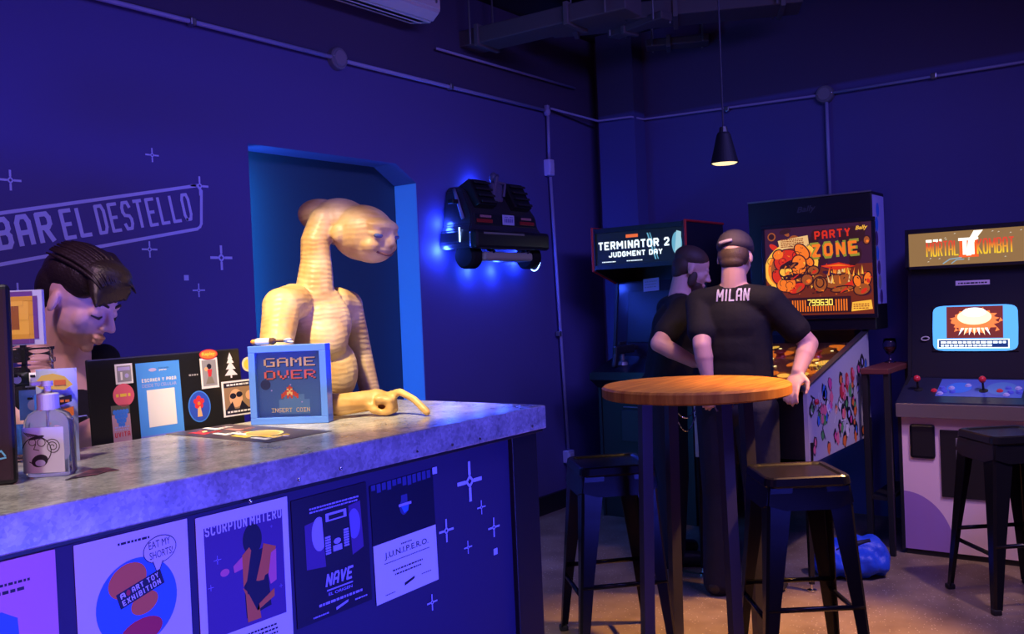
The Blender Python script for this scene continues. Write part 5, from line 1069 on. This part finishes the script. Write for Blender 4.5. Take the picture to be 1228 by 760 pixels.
# --- pinball machine
P0 = Vector((4.30,1.50,0)); PWd = .58; PL = 1.02
t = thing('pinball_machine', 'pinball machine with glowing orange PARTY ZONE backglass', 'pinball machine', P0)
zf,zb = .955,1.175; zl,zu = .60,.60
sart = mat('pinball_white',(.52,.52,.62),.4)
def pside(y, nrm):
    bm = bmesh.new(); prism(bm, [(0,y,zl),(0,y,zf),(PL,y,zb),(PL,y,zu)], (0,.018,0)); o = link('side_panel', bm, sart, t); return o
so = pside(0,-1); pside(PWd-.018,1)
A = Art(1,1,WHITE,backing=False,dz=.0008); A.poly([(.002,.002),(PL-.002,.002),(PL-.002,zb-zl-.004),(.002,zf-zl-.004)],sart,.3)
def blob(cx_,cz_,r_,m,l,n=9,j=.5): A.poly([(cx_+math.cos(2*PI*k/n)*r_*random.uniform(1-j,1), cz_+math.sin(2*PI*k/n)*r_*1.25*random.uniform(1-j,1)) for k in range(n)], m, l)
ppk = mat('art_magenta',(.75,.08,.35),.4); 
for k in range(58):
    x = random.uniform(.04,.97); z = random.uniform(.03,.30+.2*x); blob(x,z,random.uniform(.026,.046),INK,1); 
    blob(x,z,random.uniform(.018,.036),random.choice([ppk,PINK,WHITE,PBLUE,GRN,PLAV,WHITE,ORANGE]),2)
for k in range(14): x = random.uniform(.05,.75); z = random.uniform(.05,.30); A.line([(x,z),(x+random.uniform(-.04,.04),z+random.uniform(.02,.07)),(x+random.uniform(-.03,.05),z+random.uniform(.03,.08))],.007,random.choice([INK,WHITE]),3)
for x,z in ((.52,.30),(.60,.33),(.70,.36)): blob(x,z,.045,RED,4); blob(x+.01,z+.01,.025,PINK,5)
A.build('side_art', so, Matrix.Translation((0,-.0006,zl)) @ mframe((0,0,0),(1,0,0),(0,0,1)))
bm = bmesh.new(); box(bm, (PL/2,PWd/2,zl+.01), (PL,PWd-.036,.02)); link('cabinet_floor', bm, BLACK, t)
bm = bmesh.new(); box(bm, (.012,PWd/2,(zl+zf)/2), (.024,PWd-.036,zf-zl), .002); fp_ = link('front_panel', bm, BLACK, t)
bm = bmesh.new(); box(bm, (-.004,PWd/2,.76), (.010,.26,.24), .003); link('coin_door', bm, BLACK, t)
ang_ = math.atan2(zb-zf,PL)
MPf = mframe((.02,PWd-.02,zf-.015),(0,-1,0),(PL,0,zb-zf)); PW2,PL2 = PWd-.04,PL/math.cos(ang_)-.03
A = Art(PW2,PL2,mat('playfield_base',(.30,.10,.02),.4),thick=.012,dz=.0008)
G1 = glow('play_orange',(1,.20,.015),.8); G2 = glow('play_yellow',(1,.55,.08),1.0); G3 = glow('play_brown',(.30,.07,.01),.6); G4 = glow('play_lamp',(1,.8,.35),2.2)
for k in range(44): blobx,bloby = random.uniform(.05,PW2-.05),random.uniform(.06,PL2-.05); A.disc(blobx,bloby,random.uniform(.015,.05),random.choice([G1,G3,G1,G2,G3]),1+k%4,ry=random.uniform(.015,.07),rot=random.random()*3)
for k in range(16): A.disc(random.uniform(.06,PW2-.06),random.uniform(.1,PL2-.08),.009,G4,6)
o = A.build('playfield', t, MPf @ Matrix.Translation((0,0,-.045)))
for k in range(3):
    bm = bmesh.new(); lathe(bm, [(0,0),(.03,0),(.022,.012),(.022,.026),(.034,.030),(.030,.036),(0,.038)], n=20); link('bumper', bm, mat('bumper_red',(.7,.08,.04),.3), o, MPf.inverted() @ MPf @ Matrix.Translation((.17+.10*k,PL2*.70+.06*(k%2),.004)))
for s_ in (-1,1):
    bm = bmesh.new(); capsule(bm, (PW2/2+s_*.085,.16,.014), (PW2/2+s_*.025,.13,.014), .013, .007); link('flipper', bm, mat('flipper_ivory',(.8,.7,.5),.3), o)
bm = bmesh.new(); box(bm, (PW2/2,PL2/2,0), (PW2,PL2,.004)); link('glass_cover', bm, mat('cover_glass',(1,1,1),.03,trans=1,ior=1.25), t, MPf @ Matrix.Translation((0,0,.006)))
for yy in (.009,PWd-.009):
    bm = bmesh.new(); prism(bm, [(-.012,yy-.016,zf+.003),(-.012,yy-.016,zf+.012),(PL,yy-.016,zb+.012),(PL,yy-.016,zb+.003)], (0,.032,0)); link('side_rail', bm, mat('rail_steel',(.10,.10,.13),.3,metal=.6), t)
bm = bmesh.new(); box(bm, (-.01,PWd/2,zf+.004), (.05,PWd,.03), .008); link('lockdown_bar', bm, mat('rail_steel',(.1,.1,.13),.3,metal=.6), t)
for yy in (-.006,PWd+.006):
    bm = bmesh.new(); s_ = 1 if yy<.1 else -1; lathe(bm, [(0,0),(.014,0),(.014,.008),(.010,.014),(0,.014)], n=16, M=Matrix.Translation((.10,yy if yy<.1 else PWd,zf-.07)) @ Matrix.Rotation(PI/2*(1 if yy<.1 else -1),4,'X')); link('flipper_button', bm, REDP, t)
for xx in (.03,PL-.03):
    for yy in (.014,PWd-.014):
        bm = bmesh.new(); tube(bm, [(xx,yy,zl+.10),(xx+(-.02 if xx<.5 else .02),yy,.035)], [.026,.014], 4); lg = link('leg', bm, mat('leg_black',(.012,.012,.016),.35), t)
        bm = bmesh.new(); lathe(bm, [(0,.002),(.022,.002),(.022,.008),(.008,.014),(.006,.05),(0,.05)], (xx+(-.02 if xx<.5 else .02),yy,0), 16); link('leveler', bm, CHROME, lg)
# backbox
bbx = PL-.06; bw0,bw1 = -.062,.645; zb0,zb1 = 1.185,1.945; dB = .24
bm = bmesh.new(); box(bm, (bbx+dB/2,(bw0+bw1)/2,(zb0+zb1)/2), (dB,bw1-bw0,zb1-zb0), .006); bx_o = link('backbox', bm, mat('backbox_black',(.012,.011,.016),.35), t)
bm = bmesh.new(); box(bm, (bbx+dB/2+.05,(bw0+bw1)/2,(zb0+zb1)/2-.10), (dB*.5,PWd*.7,zb1-zb0)); link('neck', bm, BLACK, t)
bm = bmesh.new(); box(bm, (bbx-.002,(bw0+bw1)/2,zb1-.002), (.012,bw1-bw0,.010), .002); link('top_strip', bm, GREYM, t)
A = Art(dB-.02,.60,PLAV,thick=.001,dz=.0006)
for k in range(7): A.disc(random.uniform(.05,.18),.04+.08*k,.03,random.choice([GREYP,PVIO,PBLUE]),1,ry=.04)
A.build('side_art', bx_o, mframe((bbx+.01,bw0-.001,zb1-.62),(1,0,0),(0,0,1)))
def bbp(x,y): q = onx(x,y,P0.x+bbx)-P0; return q
g0 = bbp(921,379); g1 = bbp(1045,265); gw,gh = abs(g1.y-g0.y),g1.z-g0.z
gy0 = bbp(918,300).y
A = Art(gw,gh,glow('glass_dark_red',(.16,.022,.010),1.0),thick=.008,dz=.0007); w2,h2 = A.w,A.h
GO = glow('glass_orange',(1,.20,.015),.95); GY = glow('glass_amber',(1,.48,.05),1.05); GR = glow('glass_red',(.75,.03,.01),.9); GD = glow('glass_shadow',(.035,.008,.012),1); GP = glow('glass_plum',(.045,.010,.035),1); GC = glow('glass_cream',(.85,.50,.20),1.0); GB = glow('glass_brown',(.35,.08,.015),1); GG = glow('glass_olive',(.28,.26,.03),1)
A.rect(0,h2*.55,w2,h2,GP,1)
for k in range(60):
    u,v = random.uniform(.03,.97),random.uniform(.24,.97); A.disc(u*w2,v*h2,random.uniform(.01,.035),random.choice([GB,GO,GD,GR,GB,GP] if not (u>.38 and v>.52) else [GD,GP,GD]),1+k%3,ry=random.uniform(.01,.05),rot=random.random()*3)
A.poly([(w2*.13,h2*.86),(w2*.42,h2*.90),(w2*.43,h2*.78),(w2*.15,h2*.75)],GC,6); A.scribble(w2*.16,h2*.86,w2*.22,h2*.012,GB,7,5,h2*.020)
rr_ = 0.12
A.stext('PARTY',w2*.47,h2*.825,w2*.36,h2*.125,GD,6,.36,rr_*.3); A.stext('PARTY',w2*.485,h2*.84,w2*.33,h2*.095,GR,7,.26,rr_*.3)
A.stext('ZONE',w2*.435,h2*.62,w2*.46,h2*.19,GG,6,.42,.03); A.stext('ZONE',w2*.455,h2*.645,w2*.42,h2*.145,GO,7,.30,.03)
A.text('Bally',w2*.86,h2*.905,w2*.11,h2*.055,GY,7,.02,.05,.3); A.disc(w2*.07,h2*.91,w2*.04,GB,6); A.disc(w2*.07,h2*.91,w2*.028,GD,7)
for r_,m_ in ((.27,GY),(.235,GO),(.205,GB)): A.disc(w2*.25,h2*.56,w2*r_,m_,4,ry=h2*r_*1.0,rot=.5) if m_ is GY else A.disc(w2*.25,h2*.56,w2*r_,m_,5 if m_ is GO else 6,ry=h2*r_,rot=.5)
for (u,v,a_,b_,m_,l,ro_) in ((.22,.62,.13,.13,GR,7,0),(.27,.52,.13,.10,GO,8,.3),(.20,.50,.06,.05,GY,9,0),(.33,.60,.06,.08,GO,9,.6),(.36,.72,.05,.10,GO,8,.7),(.46,.50,.05,.045,GB,7,0),(.30,.31,.08,.05,GR,7,.4),(.43,.60,.03,.05,GO,7,.5),(.40,.40,.05,.06,GB,7,0),(.12,.45,.05,.08,GR,7,.3),(.13,.70,.05,.05,GO,7,.4),(.20,.36,.09,.08,GO,7,.2),(.26,.44,.10,.02,GD,10,.1),(.24,.57,.09,.03,GD,9,.2),(.52,.34,.06,.08,GB,7,0),(.52,.36,.03,.045,GB,8,0),(.955,.80,.025,.04,GB,5,0),(.90,.27,.07,.06,GB,7,.2),(.86,.36,.03,.06,GO,7,.2),(.95,.38,.03,.07,GO,7,-.2),(.72,.28,.10,.025,GB,7,.1),(.75,.36,.22,.08,GB,4,0)): (A.disc(w2*u,h2*v,w2*a_+.007,GD,l-.5,ry=h2*b_+.007,rot=ro_), A.disc(w2*u,h2*v,w2*a_,m_,l,ry=h2*b_,rot=ro_), A.disc(w2*(u+a_*.25),h2*(v-b_*.3),w2*a_*.5,random.choice([GB,GR,GO]),l+.3,ry=h2*b_*.35,rot=ro_+.5))
for k in range(170):
    u,v,q_ = random.uniform(.03,.97),random.uniform(.22,.80),random.uniform(0,6.3); e1 = random.uniform(.01,.04)
    if u>.44 and v>.58: continue
    A.poly([(w2*u,h2*v),(w2*(u+e1*math.cos(q_)),h2*(v+e1*math.sin(q_))),(w2*(u+e1*.5*math.cos(q_+1.1)),h2*(v+e1*.5*math.sin(q_+1.1)))],random.choice([GD,GD,GO,GY,GR,GB]),10.5)
for k in range(9):
    u,v = random.uniform(.06,.40),random.uniform(.28,.75); A.line([(w2*(u+.05*math.cos(a_)*(.5+a_*.12)),h2*(v+.05*math.sin(a_)*(.5+a_*.12))) for a_ in [.5*j for j in range(9)]],.0035,GD,10.6)
A.poly([(w2*.52,h2*.545),(w2*.70,h2*.575),(w2*.85,h2*.525),(w2*.68,h2*.49)],GR,8); A.poly([(w2*.55,h2*.54),(w2*.70,h2*.555),(w2*.80,h2*.53)],GO,9)
for k in range(26): u,v = random.uniform(.55,.97),random.uniform(.32,.48); A.poly([(w2*u,h2*v),(w2*(u+.018),h2*v),(w2*(u+.009+random.uniform(-.02,.02)),h2*(v+.10))],random.choice([GY,GO,GC,GB]),6)
A.rect(w2*.02,h2*.02,w2*.80,h2*.20,GD,11); 
for k in range(22): A.rect(w2*(.25+.024*k),h2*.04,w2*(.262+.024*k),h2*.17,GO,12)
A.rect(w2*.385,h2*.10,w2*.655,h2*.185,GD,13); A.pixtext('799630',w2*.40,h2*.175,w2*.24/36,glow('score_amber',(1,.70,.10),1.6),14,h2*.010)
A.poly([(w2*.80,h2*.03),(w2*.99,h2*.05),(w2*.98,h2*.15),(w2*.81,h2*.13)],GY,10); A.scribble(w2*.82,h2*.10,w2*.14,h2*.012,GB,11,3,h2*.022)
A.build('backglass', t, FACEX(bbx-.004,gy0,g0.z))
bm = bmesh.new(); yy0,yy1 = gy0,gy0-gw
for c,s_ in (((0,(yy0+yy1)/2,g0.z-.012),(.016,gw+.04,.024)),((0,(yy0+yy1)/2,g1.z+.012),(.016,gw+.04,.024)),((0,yy0+.01,(g0.z+g1.z)/2),(.016,.02,gh)),((0,yy1-.01,(g0.z+g1.z)/2),(.016,.02,gh))): box(bm, (bbx-.006,c[1],c[2]), s_, .003)
link('glass_frame', bm, mat('frame_black',(.02,.018,.025),.25), t)
A = Art(.11,.05,BLACK,backing=False,dz=.0006); A.text('Bally',0,0,.11,.042,mat('emboss_grey',(.06,.055,.07),.4),1,.02,.05,.3); A.build('maker_mark', bx_o, FACEX(bbx-.001,(bw0+bw1)/2+.06,zb1-.095))

# ================================================================== SMALL THINGS ON THE RIGHT
sh0 = Vector((5.02,1.40,0))
t = thing('side_table', 'dark red side table squeezed between pinball machine and fighting cabinet', 'table', Vector((5.30,1.40,0)))
bm = bmesh.new(); box(bm, (0,0,.975), (.50,.145,.03), .004); link('tabletop', bm, mat('dark_red_wood',(.12,.03,.03),.45), t)
for xx in (-.22,.22):
    for yy in (-.055,.055): bm = bmesh.new(); box(bm, (xx,yy,.48), (.03,.03,.96), .003); link('leg', bm, BLACK, t)
bm = bmesh.new(); box(bm, (0,0,.30), (.44,.11,.02)); link('shelf', bm, BLACK, t)
gq = onz(1051,434,.991); gq = Vector((gq.x, min(max(gq.y,1.37),1.43), .9905))
t = thing('stemmed_glass', 'small stemmed beer glass on the dark red side table', 'glass', gq)
bm = bmesh.new(); lathe(bm, [(0,0),(.032,0),(.032,.003),(.006,.010),(.005,.040),(.020,.052),(.036,.080),(.037,.105),(.031,.135),(.029,.135),(.034,.105),(.033,.081),(.018,.056),(0,.052)], n=28); link('glass_bowl', bm, GLASS, t, smooth=True)
bm = bmesh.new(); lathe(bm, [(0,.0535),(.017,.057),(.030,.078),(.031,.088),(0,.088)], n=24); link('drink', bm, mat('drink_dark',(.12,.03,.02),.1), t, smooth=True)
# blue bag on the floor
bg = onz(1024,690,0); t = thing('blue_bag', 'crumpled bright blue bag on the floor between stool and cabinet', 'bag', Vector((4.66,1.42,0)))
bm = bmesh.new(); r2 = Vector((RV.x,RV.y,0)).normalized()
for (u,d,z,a_,b_,c_) in ((0,0,.075,.18,.12,.075),(.10,.02,.09,.085,.10,.095),(-.11,0,.075,.09,.10,.08),(.02,.02,.125,.12,.07,.05)):
    ell(bm, (r2.x*u,r2.y*u+d,z), (a_,b_,c_), Matrix.Rotation(math.atan2(r2.y,r2.x),3,'Z'))
bm = fuse(bm, .012, 5)
for v in bm.verts:
    p = v.co; n_ = math.sin(p.x*31+p.z*40)*math.sin(p.y*27-p.z*22)+.6*math.sin(p.x*55-p.y*48); v.co += v.normal*(n_*.012+.010*abs(math.sin(p.x*22-p.z*35+2*p.y*9))); v.co.z = max(v.co.z,.003)
bb_ = link('bag_body', bm, mat('blue_nylon',(.02,.09,.75),.45,bump=(18,.6,.02)), t, smooth=True)
bm = bmesh.new(); tube(bm, [(r2.x*u,r2.y*u-.05,z) for u,z in ((-.16,.12),(-.10,.15),(-.04,.162),(.03,.172))], .013, 8); link('handle', bm, mat('bag_dark',(.01,.012,.05),.6), t, smooth=True)

# ================================================================== CAR MODEL ON THE WALL (plain dark car tail)
cl = ony(534,300,WY); cx0 = (ony(534,300,3.35).x + ony(654,300,3.35).x)/2
CM = Matrix.Translation((cx0+.075,WY,ony(600,281,3.35).z)) @ Matrix.Scale(.86,4)
t = thing('car_model', 'dark car tail mounted on the blue wall with glowing blue backlight', 'wall model', CM)
CB = mat('car_body',(.035,.032,.042),.28,metal=.3,coat=.3); CK = mat('car_black',(.010,.010,.013),.35)
def slab(name, sec0, hw0, sec1, hw1, m, bev=.012):   # two cross outlines (y,z) swept over the half widths
    pass
def loft(bm, rows):  # rows of (half width, y, z) from bottom to top, closed to the wall
    vs_ = [(bm.verts.new((-h,y,z)), bm.verts.new((h,y,z))) for h,y,z in rows]
    bk = [(bm.verts.new((-h,-.01,z)), bm.verts.new((h,-.01,z))) for h,y,z in rows]
    for i in range(len(rows)-1):
        bm.faces.new((vs_[i][0],vs_[i][1],vs_[i+1][1],vs_[i+1][0])); bm.faces.new((bk[i][1],bk[i][0],bk[i+1][0],bk[i+1][1]))
        bm.faces.new((bk[i][0],vs_[i][0],vs_[i+1][0],bk[i+1][0])); bm.faces.new((vs_[i][1],bk[i][1],bk[i+1][1],vs_[i+1][1]))
    bm.faces.new((vs_[0][1],vs_[0][0],bk[0][0],bk[0][1])); bm.faces.new((vs_[-1][0],vs_[-1][1],bk[-1][1],bk[-1][0])); bmesh.ops.recalc_face_normals(bm, faces=bm.faces[:])
bm = bmesh.new(); loft(bm, [(.415,-.27,-.10),(.425,-.30,-.06),(.415,-.27,.02),(.385,-.26,.06),(.375,-.255,.13),(.335,-.16,.30),(.31,-.11,.33)]); bmesh.ops.bevel(bm, geom=bm.edges[:], offset=.008, segments=2, affect='EDGES'); link('body_shell', bm, CB, t)
bm = bmesh.new(); box(bm, (0,-.300,-.045), (.86,.07,.125), .022); link('bumper', bm, CK, t)
bm = bmesh.new(); box(bm, (-.12,-.337,-.005), (.46,.004,.014), .001); link('bumper_strip', bm, mat('bumper_grey',(.16,.16,.14),.4), t)
bm = bmesh.new(); box(bm, (-.02,-.22,-.155), (.56,.16,.06), .018); link('rear_diffuser', bm, mat('valance_grey',(.30,.29,.22),.45), t)
tlM = Matrix.Rotation(-.05,3,'X')
bm = bmesh.new(); box(bm, (0,-.258,.095), (.70,.012,.075), .003, rot=tlM); link('tail_panel', bm, CK, t)
for s_ in (-1,1):
    bm = bmesh.new(); box(bm, (s_*.245,-.266,.085), (.17,.010,.026), .003); link('tail_lamp', bm, mat('lamp_red',(.28,.02,.015),.3), t)
    bm = bmesh.new(); box(bm, (s_*.235,-.267,.116), (.12,.010,.018), .003); link('reversing_lamp', bm, mat('lamp_rose',(.36,.16,.17),.3), t)
    bm = bmesh.new(); box(bm, (s_*.205,-.190,.265), (.205,.10,.20), .010, rot=Euler((-.45,0,0)).to_matrix()); vt = link('engine_vent', bm, CK, t)
    for k in range(4): bm = bmesh.new(); box(bm, (s_*.205,-.288+.020*k,.215+.045*k), (.17,.008,.016), .002, rot=Euler((-.45,0,0)).to_matrix()); link('vent_fin', bm, mat('fin_black',(.02,.02,.024),.4), vt)
    bm = bmesh.new(); lathe(bm, [(0,-.05),(.072,-.05),(.086,-.03),(.086,.05),(.072,.06),(0,.06)], n=32, M=Matrix.Translation((s_*.345,-.19,-.15)) @ Matrix.Rotation(PI/2,4,'Y')); wh = link('wheel', bm, mat('tyre_black',(.012,.012,.012),.85,spec=.1), t)
    bm = bmesh.new(); tube(bm, [(s_*.40+.0,-.205-.058*math.sin(a_),-.15-.098*math.cos(a_)) for a_ in [(-.5+.2*k) for k in range(12)]] if s_>0 else [(-.425,-.19,.04-.012*k) for k in range(9)], .0045, 8); link('led_strip', bm, glow('led_blue_white',(.25,.45,1),6), t, smooth=True)
    bm = bmesh.new(); tube(bm, [(s_*.20,-.25,-.10),(s_*.20,-.30,-.125)], .014, 12); link('exhaust_pipe', bm, CHROME, t)
bm = bmesh.new(); box(bm, (.015,-.272,.100), (.135,.006,.070), .002); pl_ = link('number_plate', bm, mat('plate_lilac',(.45,.45,.72),.4), t)
A = Art(.12,.05,INK,backing=False,dz=.0006)
for k in range(6): A.rect(.012+.017*k,.008,.022+.017*k,.034,mat('plate_mark',(.12,.12,.42),.4),1)
A.rect(.012,.042,.05,.047,mat('plate_mark',(.12,.12,.42),.4),1); A.rect(.07,.042,.108,.047,mat('plate_mark',(.12,.12,.42),.4),1); A.build('plate_marks', pl_, FACEY(-.045,-.276,.075))
bm = bmesh.new(); box(bm, (0,-.16,.30), (.12,.10,.14), .02); tube(bm, [(-.04,-.2,.30),(-.03,-.22,.40),(.03,-.18,.42)], .014, 10); tube(bm, [(.04,-.22,.27),(.05,-.23,.36),(.0,-.17,.38)], .012, 10); ell(bm, (0,-.17,.40), (.035,.03,.045)); link('engine_cover', bm, mat('engine_violet',(.09,.08,.15),.4), t)
for s_ in (-1,1):
    bm = bmesh.new(); tube(bm, [(s_*.395,-.20,.10),(s_*.36,-.12,.26),(s_*.33,-.08,.31)], .012, 8); link('side_pipe', bm, mat('pipe_blue_grey',(.18,.18,.32),.4), t, smooth=True)
bm = bmesh.new(); box(bm, (-.43,-.15,.215), (.06,.05,.03), .006); link('wing_mirror', bm, CK, t)
for dx,dz_,e_ in ((-.43,-.10,3.0),(.43,-.16,2.2),(-.05,.36,1.0),(-.12,-.24,1.6),(.15,-.24,1.6),(-.42,.08,1.2),(.42,.05,.5)):
    q = CM @ Vector((dx,-.045,dz_)); point('car_backlight', q, (.03,.09,1), e_*1.8, .02)
